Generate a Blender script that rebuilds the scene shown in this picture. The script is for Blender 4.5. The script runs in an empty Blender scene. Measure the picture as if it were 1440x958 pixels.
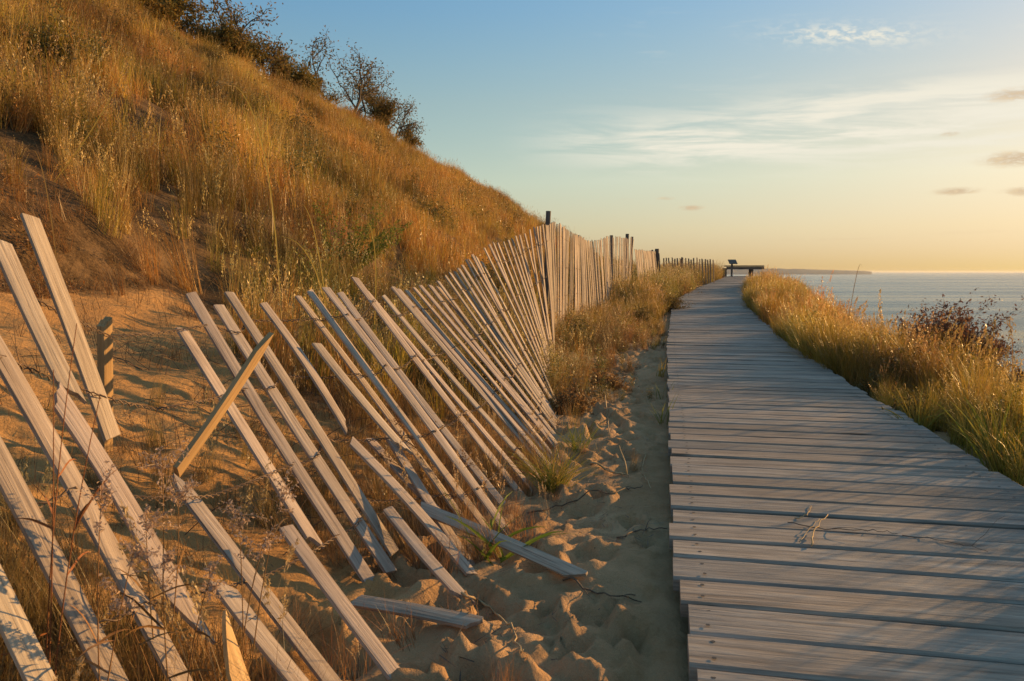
import bpy, math, random
import numpy as np

rng = np.random.default_rng(7)
random.seed(7)
R = math.radians
S = bpy.context.scene

# ------------------------------------------------------------------ camera
FPX, CX, CY, HOR = 1080.0, 720.0, 479.0, 382.0
PITCH = math.atan((CY - HOR) / FPX)
EYE = 0.78
cam_d = bpy.data.cameras.new('camera')
cam_d.sensor_fit = 'HORIZONTAL'; cam_d.sensor_width = 36.0; cam_d.lens = 27.0
cam_d.clip_start = 0.02; cam_d.clip_end = 60000.0
cam = bpy.data.objects.new('camera', cam_d)
S.collection.objects.link(cam)
cam.location = (0, 0, EYE); cam.rotation_euler = (math.pi / 2 - PITCH, 0, 0)
S.camera = cam
cam_d.dof.use_dof = True; cam_d.dof.focus_distance = 4.5; cam_d.dof.aperture_fstop = 14.0

# ------------------------------------------------------------------ light
SUN_AZ, SUN_EL = R(58), R(10.5)          # azimuth from +Y towards +X
S.view_settings.view_transform = 'Standard'; S.view_settings.look = 'None'
S.view_settings.gamma = 1.0; S.view_settings.use_curve_mapping = False
EXPO = 0.75; S.view_settings.exposure = EXPO
sun_d = bpy.data.lights.new('sun', 'SUN')
sun_d.energy = 5.0; sun_d.angle = R(0.6); sun_d.color = (1.0, 0.57, 0.20)
sun = bpy.data.objects.new('sun', sun_d); S.collection.objects.link(sun)
sun.rotation_euler = (math.pi / 2 - SUN_EL, 0, -SUN_AZ + math.pi)
sun.location = (30, 20, 20)

W = bpy.data.worlds.new('World'); S.world = W; W.use_nodes = True
nt = W.node_tree; N = nt.nodes; L = nt.links
for n in list(N): N.remove(n)
wout = N.new('ShaderNodeOutputWorld'); bg = N.new('ShaderNodeBackground')
L.new(bg.outputs[0], wout.inputs[0])
sky = N.new('ShaderNodeTexSky'); sky.sky_type = 'NISHITA'; sky.sun_disc = False
sky.sun_elevation = SUN_EL; sky.sun_rotation = SUN_AZ
sky.altitude = 200; sky.air_density = 1.0; sky.dust_density = 1.0; sky.ozone_density = 2.0
bg.inputs['Strength'].default_value = 0.10

def wmath(op, a, b=None, c=None):
    n = N.new('ShaderNodeMath'); n.operation = op
    for i, v in enumerate((a, b, c)):
        if v is None: continue
        if isinstance(v, (int, float)): n.inputs[i].default_value = v
        else: L.new(v, n.inputs[i])
    return n.outputs[0]
def wsmooth(x, a, b):
    n = N.new('ShaderNodeMapRange'); n.interpolation_type = 'SMOOTHSTEP'
    L.new(x, n.inputs[0]); n.inputs[1].default_value = a; n.inputs[2].default_value = b
    return n.outputs[0]
tc = N.new('ShaderNodeTexCoord'); sep = N.new('ShaderNodeSeparateXYZ')
L.new(tc.outputs['Generated'], sep.inputs[0])
az = wmath('MULTIPLY', wmath('ARCTAN2', sep.outputs[0], sep.outputs[1]), 57.2958)
el = wmath('MULTIPLY', wmath('ARCSINE', sep.outputs[2]), 57.2958)
def wnoise(sx, sy, scale, detail=5, rough=.55, dist=0., tilt=0., off=0.):
    c = N.new('ShaderNodeCombineXYZ')
    e2 = wmath('ADD', el, wmath('MULTIPLY', az, tilt))
    L.new(wmath('MULTIPLY', az, sx), c.inputs[0]); L.new(wmath('MULTIPLY', e2, sy), c.inputs[1])
    c.inputs[2].default_value = off
    n = N.new('ShaderNodeTexNoise'); n.inputs['Scale'].default_value = scale
    n.inputs['Detail'].default_value = detail; n.inputs['Roughness'].default_value = rough
    n.inputs['Distortion'].default_value = dist
    L.new(c.outputs[0], n.inputs['Vector']); return n.outputs['Fac']
def gauss(x, c, s):
    d = wmath('DIVIDE', wmath('SUBTRACT', x, c), s)
    return wmath('POWER', 2.718, wmath('MULTIPLY', wmath('MULTIPLY', d, d), -1.0))
def wmul(*a):
    r = a[0]
    for b in a[1:]: r = wmath('MULTIPLY', r, b)
    return r
def wadd(*a):
    r = a[0]
    for b in a[1:]: r = wmath('ADD', r, b)
    return r
# long streaks of cirrus, a small rippled patch, a few low puffs
n1 = wnoise(.10, 1.0, 1.0, 7, .62, .5, .035)
n1b = wnoise(.05, .35, 1.0, 3, .5, .3, .02, 4.)
band = wmul(wadd(gauss(el, 9.2, 1.7), wmul(gauss(el, 11.4, 1.0), .55, wsmooth(az, 12, 26))), wsmooth(az, -2, 14))
cir = wmul(band, 1.25, wsmooth(n1, .36, .62), wsmooth(n1b, .22, .50))
cir2 = wmul(wsmooth(wnoise(.12, 1.1, 1.0, 6, .6, .6, .05, 9.), .55, .8), wsmooth(el, 3., 12.), wsmooth(az, -4, 20), .28)
n2 = wnoise(1.0, 2.2, 1.3, 5, .6, .4, .12, 2.)
patch = wmul(gauss(wadd(el, wmul(wadd(az, -23.), .11)), 15.3, .62), gauss(az, 23.2, 4.2), wsmooth(n2, .40, .66))
n3 = wnoise(.9, 3.2, 1.3, 6, .68, .4, 0., 7.)
puff = None
for (a, e, sa, se, k) in ((13.0, 4.55, .9, .22, .9), (11.2, 5.25, .8, .18, .55), (8.3, 5.25, .9, .16, .3), (29.7, 5.1, 1.3, .25, 1.),
                          (33.0, 6.9, 2.2, .5, 1.), (33.5, 4.9, 1.3, .32, .9), (32.6, 10.7, 1.8, .45, .8),
                          (29.2, 8.7, .7, .2, .6), (22.0, 2.2, 7., .16, .35), (31., 2.5, 5., .2, .3)):
    g = wmul(gauss(az, a, sa), gauss(el, e, se), k)
    puff = g if puff is None else wadd(puff, g)
puff = wsmooth(wmul(puff, wadd(wmul(n3, 3.0), -.55)), .15, .95)
white = wmath('MINIMUM', wadd(cir, cir2, patch), 1.0)
def wmix(fac, a, b):
    m = N.new('ShaderNodeMix'); m.data_type = 'RGBA'; m.clamp_factor = True
    L.new(fac, m.inputs[0])
    for v, k in ((a, 6), (b, 7)):
        if isinstance(v, tuple): m.inputs[k].default_value = v
        else: L.new(v, m.inputs[k])
    return m.outputs[2]
hs = N.new('ShaderNodeHueSaturation'); hs.inputs['Saturation'].default_value = 1.2
L.new(sky.outputs[0], hs.inputs['Color'])
# soft shoulder on the sky's brightness, as film would hold it near the sun
def vm(op, a, b):
    n = N.new('ShaderNodeVectorMath'); n.operation = op
    for i, v in enumerate((a, b)):
        if isinstance(v, tuple): n.inputs[i].default_value = v
        else: L.new(v, n.inputs[i])
    return n.outputs[0]
base = vm('MULTIPLY', hs.outputs[0], (.11, .11, .11))
SKYC = vm('DIVIDE', vm('MULTIPLY', base, (2.45, 2.6, 2.9)), vm('ADD', vm('DIVIDE', base, (.47, .385, .33)), (1, 1, 1)))
tr = N.new('ShaderNodeValToRGB'); L.new(wmath('DIVIDE', el, 60.0), tr.inputs[0]); e_ = tr.color_ramp.elements
for i_, (d_, c_) in enumerate(((0, (.90, .80, .72)), (3, (1.12, 1.02, .76)), (6.5, (1.25, 1.20, .92)), (12, (1.2, 1.15, .98)), (18, (1.0, 1.12, 1.17)), (27, (1.0, 1.17, 1.36)), (42, (2.0, 1.66, 1.36)))):  # last stop: upper sky out of view, warmed and raised as added fill
    x_ = e_[i_] if i_ < 2 else e_.new(d_ / 60.0)
    x_.position = d_ / 60.0; x_.color = (c_[0] / 2, c_[1] / 2, c_[2] / 2, 1)
SKYC = vm('MULTIPLY', SKYC, vm('MULTIPLY', tr.outputs[0], (2, 2, 2)))
c1 = wmix(wmul(white, .95), SKYC, (.90, .85, .71, 1))
c2 = wmix(wmul(puff, .8), c1, wmix(wsmooth(n3, .45, .72), (.62, .45, .29, 1), (.86, .66, .40, 1)))
GAIN = 1 / (.10 * 2 ** EXPO)
c2 = vm('MULTIPLY', c2, (GAIN, GAIN, GAIN))
L.new(c2, bg.inputs['Color'])

# ------------------------------------------------------------------ helpers
COL = S.collection
def link(o): COL.objects.link(o); return o
def tag(o, label=None, cat=None, group=None, kind=None):
    if label: o['label'] = label
    if cat: o['category'] = cat
    if group: o['group'] = group
    if kind: o['kind'] = kind
    return o
def thing(name, label, cat, loc=(0, 0, 0), group=None):
    o = bpy.data.objects.new(name, None); o.empty_display_size = .1; link(o)
    o.location = loc; return tag(o, label, cat, group)

class MB:
    """collects verts / faces / colour / grain coordinates; builds one mesh object"""
    def __init__(s): s.v = []; s.f = []; s.c = []; s.g = []
    def add(s, verts, faces, col=(1, 1, 1), gco=None):
        b = len(s.v)
        s.v += [tuple(p) for p in verts]
        s.f += [tuple(i + b for i in f) for f in faces]
        s.c += [tuple(col)] * len(verts)
        s.g += [tuple(p) for p in (gco if gco is not None else verts)]
    def tube(s, pts, rad, n=6, col=(1, 1, 1), cap=True):
        pts = [np.asarray(p, float) for p in pts]
        if not hasattr(rad, '__len__'): rad = [rad] * len(pts)
        V, F, G = [], [], []
        prev = None
        ln = 0.
        for i, p in enumerate(pts):
            t = pts[min(i + 1, len(pts) - 1)] - pts[max(i - 1, 0)]
            t = t / (np.linalg.norm(t) + 1e-9)
            if prev is None:
                a = np.array([0, 0, 1.]) if abs(t[2]) < .9 else np.array([1., 0, 0])
                x = np.cross(t, a)
            else: x = prev - t * np.dot(prev, t)
            x = x / (np.linalg.norm(x) + 1e-9); y = np.cross(t, x); prev = x
            if i: ln += np.linalg.norm(p - pts[i - 1])
            for k in range(n):
                an = 2 * math.pi * k / n
                V.append(p + rad[i] * (math.cos(an) * x + math.sin(an) * y))
                G.append((ln, rad[i] * math.cos(an), rad[i] * math.sin(an)))
        for i in range(len(pts) - 1):
            for k in range(n):
                F.append((i * n + k, i * n + (k + 1) % n, (i + 1) * n + (k + 1) % n, (i + 1) * n + k))
        if cap:
            F.append(tuple(range(n - 1, -1, -1))); F.append(tuple(range((len(pts) - 1) * n, len(pts) * n)))
        s.add(V, F, col, G)
    def build(s, name, mat, parent=None, smooth=False, origin=None):
        off = np.array(parent.location if parent else (0, 0, 0), float)
        o_loc = np.zeros(3)
        if parent is None and origin is not None: o_loc = np.array(origin, float); off = o_loc
        V = np.array(s.v, float) - off
        me = bpy.data.meshes.new(name)
        me.from_pydata(V.tolist(), [], s.f)
        a = me.attributes.new('tint', 'FLOAT_COLOR', 'POINT')
        a.data.foreach_set('color', np.concatenate([np.array(s.c, np.float32), np.ones((len(s.c), 1), np.float32)], 1).ravel())
        a = me.attributes.new('gco', 'FLOAT_VECTOR', 'POINT')
        a.data.foreach_set('vector', np.array(s.g, np.float32).ravel())
        if smooth: me.polygons.foreach_set('use_smooth', [True] * len(me.polygons))
        me.materials.append(mat); me.update()
        o = bpy.data.objects.new(name, me); link(o)
        if parent: o.parent = parent
        else: o.location = o_loc
        return o

def np_mesh(name, V, F, attrs=None, smooth=False):
    me = bpy.data.meshes.new(name)
    V = np.asarray(V, np.float32); F = np.asarray(F, np.int32); k = F.shape[1]
    me.vertices.add(len(V)); me.vertices.foreach_set('co', V.ravel())
    me.loops.add(F.size); me.loops.foreach_set('vertex_index', F.ravel())
    me.polygons.add(len(F)); me.polygons.foreach_set('loop_start', np.arange(0, F.size, k, dtype=np.int32))
    me.update(calc_edges=True); me.validate()
    for an, (typ, arr) in (attrs or {}).items():
        a = me.attributes.new(an, typ, 'POINT')
        key = {'FLOAT_COLOR': 'color', 'FLOAT_VECTOR': 'vector', 'FLOAT': 'value', 'INT': 'value'}[typ]
        arr = np.asarray(arr, np.int32 if typ == 'INT' else np.float32)
        if typ == 'FLOAT_COLOR' and arr.shape[1] == 3: arr = np.concatenate([arr, np.ones((len(arr), 1), np.float32)], 1)
        a.data.foreach_set(key, arr.ravel())
    if smooth: me.polygons.foreach_set('use_smooth', np.ones(len(F), bool))
    return me

# value noise ------------------------------------------------------
def _h(ix, iy, seed):
    n = (ix.astype(np.int64) * 374761393 + iy.astype(np.int64) * 668265263 + seed * 982451653) & 0xffffffff
    n = ((n ^ (n >> 13)) * 1274126177) & 0xffffffff
    return ((n ^ (n >> 16)) & 0xffff) / 65535.0
def vnoise(x, y, seed=0):
    x = np.asarray(x, float); y = np.asarray(y, float)
    ix = np.floor(x); iy = np.floor(y); fx = x - ix; fy = y - iy
    fx = fx * fx * fx * (fx * (fx * 6 - 15) + 10); fy = fy * fy * fy * (fy * (fy * 6 - 15) + 10)
    a = _h(ix, iy, seed); b = _h(ix + 1, iy, seed); c = _h(ix, iy + 1, seed); d = _h(ix + 1, iy + 1, seed)
    return (a + (b - a) * fx) + ((c + (d - c) * fx) - (a + (b - a) * fx)) * fy - .5
def fbm(x, y, o=4, seed=0, g=.5):
    r = 0.; a = 1.
    for k in range(o):
        r = r + a * vnoise(x, y, seed + k * 17); x = np.asarray(x) * 2.03 + 5.1; y = np.asarray(y) * 2.03 + 1.7; a *= g
    return r
def sstep(x, a, b):
    t = np.clip((np.asarray(x, float) - a) / (b - a), 0, 1); return t * t * (3 - 2 * t)

# ------------------------------------------------------------------ the lie of the land
_Y = np.linspace(-40, 130, 3401)
def _tab(ys, vs, sm):
    t = np.interp(_Y, ys, vs); k = np.exp(-np.linspace(-2, 2, sm) ** 2); k /= k.sum()
    p = np.pad(t, sm // 2, mode='edge')
    # keep end slopes
    p[:sm // 2] = t[0] - (t[1] - t[0]) * np.arange(sm // 2, 0, -1); p[-(sm // 2):] = t[-1] + (t[-1] - t[-2]) * np.arange(1, sm // 2 + 1)
    return np.convolve(p, k, 'valid')[:len(_Y)]
STR = lambda y: .04 + .198 * np.asarray(y, float)
_xl = _tab([-40, 0, 7.8, 13, 15, 20, 25.5, 32, 40, 130], [STR(-40), .04, 1.58, 2.71, 3.22, 4.75, 6.65, 8.85, 11.5, 11.5 + 90 * .34], 31)
_zd = _tab([-40, 5.5, 8, 13, 15, 20, 25.5, 32, 130], [0, 0, .035, .2, .26, .33, .44, .57, .66], 41)
_ph = np.arctan(np.gradient(_xl, _Y))
def xl(y): return np.interp(y, _Y, _xl)
def zd(y): return np.interp(y, _Y, _zd)
def cph(y): return np.cos(np.interp(y, _Y, _ph))
DW = 1.25                                                            # deck width
_a = np.linspace(0, 120, 6001)
_sl = np.interp(_a, [0, .35, 2.6, 2.7, 2.95, 3.15, 6, 13, 15.5, 18, 21, 30, 120], [.02, .30, .34, 1.25, 1.25, .46, .58, .585, .40, .05, -.14, -.1, -.05])
_hp = np.concatenate([[0], np.cumsum((_sl[1:] + _sl[:-1]) / 2 * np.diff(_a))])
_b = [0, .12, .3, .5, .8, 1.2, 2.0, 5, 20, 50, 90]
_bz = [-.10, -.08, -.05, -.06, -.17, -.40, -1.0, -3.4, -15., -38., -60.]
_bb = np.linspace(0, 90, 9001); _bt = np.interp(_bb, _b, _bz); _k = np.ones(25) / 25
_bt[13:-13] = np.convolve(_bt, _k, 'same')[13:-13]

FEET = []
_fr = np.random.default_rng(3)
for i in range(300):
    yy = 1.2 + 6.5 * _fr.random() ** 1.6
    FEET.append((xl(yy) - .05 - .9 * _fr.random(), yy, .030 + .034 * _fr.random(), .014 + .022 * _fr.random(), _fr.uniform(-.9, .9)))
def scarp(x, y):
    return fbm(np.asarray(y) * .6, np.asarray(x) * .25, 3, 91)
def H(x, y, fine=True):
    x = np.asarray(x, float); y = np.asarray(y, float)
    v = (x - xl(y)) * cph(y)
    vh = (x - STR(y)) * .981
    z0 = zd(y)
    wob = .55 * scarp(x, y)
    a = np.maximum(-.75 - vh, 0); aw = np.maximum(a + wob * sstep(a, .6, 2.5), 0)
    hill = np.interp(aw, _a, _hp)
    decay = 1 - sstep(y, 58, 95)
    z = -.075 + z0 * (1 - .8 * sstep(a, 0, 9)) + hill * decay
    z = np.where(v > 0, -.075 + z0 + 0 * v, z)
    b = np.maximum(v - DW, 0)
    bank = z0 + np.interp(b, _bb, _bt)
    bank = bank + sstep(y, 8, 20) * .05 * np.exp(-((b - .9) / .7) ** 2)
    z = np.where(v > DW, bank, np.where(v > 0, z - .03 * sstep(v, .0, .08), z))
    # the end of the ridge, beyond the bench
    z = z - 45 * sstep(y, 36.5, 110) * sstep(vh, -12, 2) - 60 * sstep(y, 90, 128)
    if fine:
        m = 1 - sstep(np.abs(v - DW / 2), 9, 30) * .0
        offdeck = sstep(np.abs(v - DW / 2), DW / 2 - .02, DW / 2 + .12)
        z = z + offdeck * (.10 * fbm(x * .8, y * .8, 3, 11) * sstep(np.abs(v - .6), .9, 3.) + .035 * fbm(x * 3.1, y * 3.1, 3, 23) + .012 * fbm(x * 9, y * 9, 3, 37) + .022 * (.22 - np.abs(fbm(x * 14, y * 14, 4, 41, .6))))
        z = z + .55 * fbm(x * .13, y * .13, 3, 71) * sstep(a, 4, 11)
        # wind ripples on the open sand above the fence
        z = z + .007 * np.sin((y * 1.0 + x * .35 + .25 * fbm(x * 2, y * 2, 2, 5)) * 52) * sstep(a, .35, .9) * (1 - sstep(a, 2.2, 2.9)) * sstep(fbm(x * 1.3, y * 1.3, 2, 8), -.15, .2)
        near = (np.abs(v + .4) < 1.2) & (y < 9) & (y > 0)
        if near.any():
            xs = x[near] if x.shape else x; ys = y[near] if y.shape else y
            dz = np.zeros_like(xs)
            for (fx, fy, r, dp, an) in FEET:
                sel = (np.abs(xs - fx) < .3) & (np.abs(ys - fy) < .3)
                if not np.any(sel): continue
                dx = xs[sel] - fx; dy = ys[sel] - fy
                c, s_ = math.cos(an), math.sin(an)
                q = np.sqrt(((c * dx - s_ * dy) / r) ** 2 + ((s_ * dx + c * dy) / (1.7 * r)) ** 2)
                dz[sel] += dp * (-1.0 * (1 - sstep(q, .45, 1.0)) + .55 * np.exp(-((q - 1.25) / .28) ** 2))
            z = np.array(z); z[near] += dz * (sstep(-v[near], .02, .08))
    return z
def Hs(x, y): return float(H(np.array([x]), np.array([y]))[0])

def ray(px, py):
    cx, cy = (px - CX) / FPX, (CY - py) / FPX
    c, s = math.cos(PITCH), math.sin(PITCH)
    return np.array([cx, c + cy * s, -s + cy * c])
def P(px, py, Y):
    d = ray(px, py); return np.array([0, 0, EYE]) + d * (Y / d[1])
def ground(px, py, y0=1.0, y1=80.0):
    d = ray(px, py); d = d / d[1]
    ys = np.geomspace(y0, y1, 900)
    g = H(d[0] * ys, ys) - (EYE + d[2] * ys)
    i = np.argmax(g > 0)
    if not (g > 0).any(): i = len(ys) - 1
    y = ys[i]; return np.array([d[0] * y, y, Hs(d[0] * y, y)])

# sand or vegetation (1 = overgrown; as ground mask also the ledge's painted shade)
def veg(x, y, soil_shade=False):
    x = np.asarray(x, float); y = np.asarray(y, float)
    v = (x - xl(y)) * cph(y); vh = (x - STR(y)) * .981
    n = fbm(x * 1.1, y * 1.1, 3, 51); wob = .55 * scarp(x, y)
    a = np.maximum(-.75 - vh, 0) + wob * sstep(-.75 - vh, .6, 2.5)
    hillside = sstep(a, 2.25 if soil_shade else 2.95, 2.85 if soil_shade else 3.4)  # ground mask reaches below the turf: litter colour there paints the ledge's shade
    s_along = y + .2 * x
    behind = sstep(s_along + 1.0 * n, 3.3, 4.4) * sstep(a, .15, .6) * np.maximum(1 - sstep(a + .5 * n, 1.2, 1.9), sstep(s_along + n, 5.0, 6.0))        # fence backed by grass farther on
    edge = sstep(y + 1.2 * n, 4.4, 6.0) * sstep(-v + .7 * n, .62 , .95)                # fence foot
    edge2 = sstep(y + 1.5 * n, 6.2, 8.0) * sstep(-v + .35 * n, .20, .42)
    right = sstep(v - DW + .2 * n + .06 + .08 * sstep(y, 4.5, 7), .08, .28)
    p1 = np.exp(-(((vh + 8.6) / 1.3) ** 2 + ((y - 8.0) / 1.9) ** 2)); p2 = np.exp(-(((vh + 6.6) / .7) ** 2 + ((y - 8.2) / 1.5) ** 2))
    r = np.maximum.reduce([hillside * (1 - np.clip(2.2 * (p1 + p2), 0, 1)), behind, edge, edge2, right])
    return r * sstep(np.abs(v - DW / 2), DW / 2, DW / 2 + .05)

# ------------------------------------------------------------------ materials
def new_mat(name):
    m = bpy.data.materials.new(name); m.use_nodes = True
    t = m.node_tree
    return m, t, t.nodes, t.links, t.nodes['Principled BSDF']
def nd(t, typ, ins=None, **kw):
    n = t.nodes.new(typ)
    for k, v in kw.items(): setattr(n, k, v)
    for k, v in (ins or {}).items():
        if hasattr(v, 'is_output') or isinstance(v, bpy.types.NodeSocket): t.links.new(v, n.inputs[k])
        else: n.inputs[k].default_value = v
    return n
def ramp(t, fac, stops):
    n = t.nodes.new('ShaderNodeValToRGB'); t.links.new(fac, n.inputs[0])
    e = n.color_ramp.elements
    while len(e) > 1: e.remove(e[0])
    for i, (p, c) in enumerate(stops):
        if i == 0: e[0].position = p; x = e[0]
        else: x = e.new(p)
        x.color = (*c, 1) if len(c) == 3 else c
    return n.outputs[0]
def mixc(t, fac, a, b, mode='MIX'):
    m = t.nodes.new('ShaderNodeMix'); m.data_type = 'RGBA'; m.blend_type = mode
    for v, k in ((fac, 0), (a, 6), (b, 7)):
        if isinstance(v, bpy.types.NodeSocket): t.links.new(v, m.inputs[k])
        elif k == 0: m.inputs[0].default_value = v
        else: m.inputs[k].default_value = (*v, 1)
    return m.outputs[2]
def mth(t, op, a, b=None):
    n = t.nodes.new('ShaderNodeMath'); n.operation = op
    for i, v in enumerate((a, b)):
        if v is None: continue
        if isinstance(v, bpy.types.NodeSocket): t.links.new(v, n.inputs[i])
        else: n.inputs[i].default_value = v
    return n.outputs[0]

def wood(name, dark, mid, light, knots=.7, along=2.2, across=55, rough=.8, bump=.35):
    m, t, n, l, b = new_mat(name)
    g = nd(t, 'ShaderNodeAttribute', attribute_name='gco').outputs['Vector']
    ti = nd(t, 'ShaderNodeAttribute', attribute_name='tint').outputs['Color']
    wv = nd(t, 'ShaderNodeTexNoise', {'Vector': nd(t, 'ShaderNodeMapping', {'Vector': g, 'Scale': (1.3, 7, 7)}).outputs[0], 'Scale': 1.0, 'Detail': 2.0})
    # a knot: rings round a stretched cell centre
    km = nd(t, 'ShaderNodeMapping', {'Vector': g, 'Scale': (2.4, 8.5, 0.)})
    vo = nd(t, 'ShaderNodeTexVoronoi', {'Vector': km.outputs[0], 'Scale': 1.0})
    rare = mth(t, 'GREATER_THAN', nd(t, 'ShaderNodeSeparateColor', {'Color': vo.outputs['Color']}).outputs[0], 1 - .45 * knots)
    near = nd(t, 'ShaderNodeMapRange', {0: vo.outputs['Distance'], 1: .42, 2: .0, 3: 0., 4: 1.}, interpolation_type='SMOOTHSTEP').outputs[0]
    near = mth(t, 'MULTIPLY', near, rare)
    disp = nd(t, 'ShaderNodeCombineXYZ', {1: mth(t, 'MULTIPLY', mth(t, 'ADD', wv.outputs[0], mth(t, 'MULTIPLY', near, .8)), .03)}).outputs[0]
    gv = nd(t, 'ShaderNodeVectorMath', {0: g, 1: disp}, operation='ADD').outputs[0]
    n1 = nd(t, 'ShaderNodeTexNoise', {'Vector': nd(t, 'ShaderNodeMapping', {'Vector': gv, 'Scale': (along, across, across)}).outputs[0], 'Scale': 1.0, 'Detail': 6.0, 'Roughness': .65})
    n2 = nd(t, 'ShaderNodeTexNoise', {'Vector': nd(t, 'ShaderNodeMapping', {'Vector': gv, 'Scale': (along * 3, across * 4, across * 4)}).outputs[0], 'Scale': 1.0, 'Detail': 4.0, 'Roughness': .6})
    n3 = nd(t, 'ShaderNodeTexNoise', {'Vector': g, 'Scale': 5.0, 'Detail': 4.0})
    f = mth(t, 'ADD', mth(t, 'MULTIPLY', n1.outputs[0], .7), mth(t, 'MULTIPLY', n2.outputs[0], .3))
    c = ramp(t, f, [(.30, dark), (.46, mid), (.66, light)])
    c = mixc(t, mth(t, 'MULTIPLY', nd(t, 'ShaderNodeMapRange', {0: n3.outputs[0], 1: .45, 2: .72}).outputs[0], .45), c, tuple(x * .62 for x in mid))
    crack = nd(t, 'ShaderNodeMapRange', {0: n2.outputs[0], 1: .36, 2: .28}).outputs[0]
    c = mixc(t, mth(t, 'MULTIPLY', crack, .75), c, tuple(x * .35 for x in dark))
    c = mixc(t, mth(t, 'MULTIPLY', nd(t, 'ShaderNodeMapRange', {0: near, 1: .55, 2: .95}).outputs[0], .75), c, (dark[0] * .55, dark[1] * .42, dark[2] * .34))
    c = mixc(t, 1.0, c, ti, 'MULTIPLY')
    l.new(c, b.inputs['Base Color']); b.inputs['Roughness'].default_value = rough
    b.inputs['Specular IOR Level'].default_value = .25
    bp = nd(t, 'ShaderNodeBump', {'Height': f, 'Strength': bump, 'Distance': .006})
    l.new(bp.outputs[0], b.inputs['Normal'])
    return m
M_DECK = wood('weathered_decking', (.085, .069, .053), (.22, .185, .148), (.37, .32, .26), .95, 2.6, 42, .72, .7)
M_SLAT = wood('weathered_slat_wood', (.105, .082, .068), (.335, .27, .22), (.52, .435, .36), .5, 3.0, 100, .8, .6)
M_STAKE = wood('raw_stake_wood', (.18, .11, .05), (.36, .23, .11), (.48, .33, .17), .4, 3.0, 90, .8, .4)
M_POST = wood('dark_post_wood', (.05, .042, .036), (.12, .10, .085), (.20, .17, .145), .5, 2.5, 50, .85, .5)
M_BARK = wood('shrub_bark', (.03, .024, .02), (.07, .055, .043), (.12, .10, .08), .1, 4, 40, .9, .3)
M_TWIG = wood('dry_stem', (.20, .13, .07), (.36, .25, .13), (.50, .38, .22), .1, 6, 200, .85, .2)
M_DTWIG = wood('dark_twig', (.05, .035, .025), (.11, .08, .055), (.17, .13, .09), .1, 6, 200, .85, .2)

def metal(name, col, rough=.6, met=.6):
    m, t, n, l, b = new_mat(name)
    x = nd(t, 'ShaderNodeTexNoise', {'Scale': 160.0, 'Detail': 4.0})
    l.new(ramp(t, x.outputs[0], [(.35, tuple(c * .5 for c in col)), (.62, col)]), b.inputs['Base Color'])
    b.inputs['Roughness'].default_value = rough; b.inputs['Metallic'].default_value = met
    return m
M_WIRE = metal('rusty_wire', (.16, .105, .07), .7, .4)
M_NAIL = metal('nail_steel', (.08, .07, .06), .6, .6)

def leafmat(name, inst=True, trans=.35, spec=.15, rough=.65):
    m, t, n, l, b = new_mat(name)
    c = nd(t, 'ShaderNodeAttribute', attribute_name='tint').outputs['Color']
    if inst:
        ic = nd(t, 'ShaderNodeAttribute', attribute_name='patch', attribute_type='INSTANCER').outputs['Color']
        c = mixc(t, 1.0, c, ic, 'MULTIPLY')
    l.new(c, b.inputs['Base Color']); b.inputs['Roughness'].default_value = rough
    b.inputs['Specular IOR Level'].default_value = spec
    tr = nd(t, 'ShaderNodeBsdfTranslucent', {'Color': c})
    mx = nd(t, 'ShaderNodeMixShader', {0: trans, 1: b.outputs[0], 2: tr.outputs[0]})
    l.new(mx.outputs[0], n['Material Output'].inputs[0])
    return m
M_GRASS = leafmat('dune_grass', trans=.42, spec=.4, rough=.42)
M_LEAF = leafmat('leaf', False)

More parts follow.
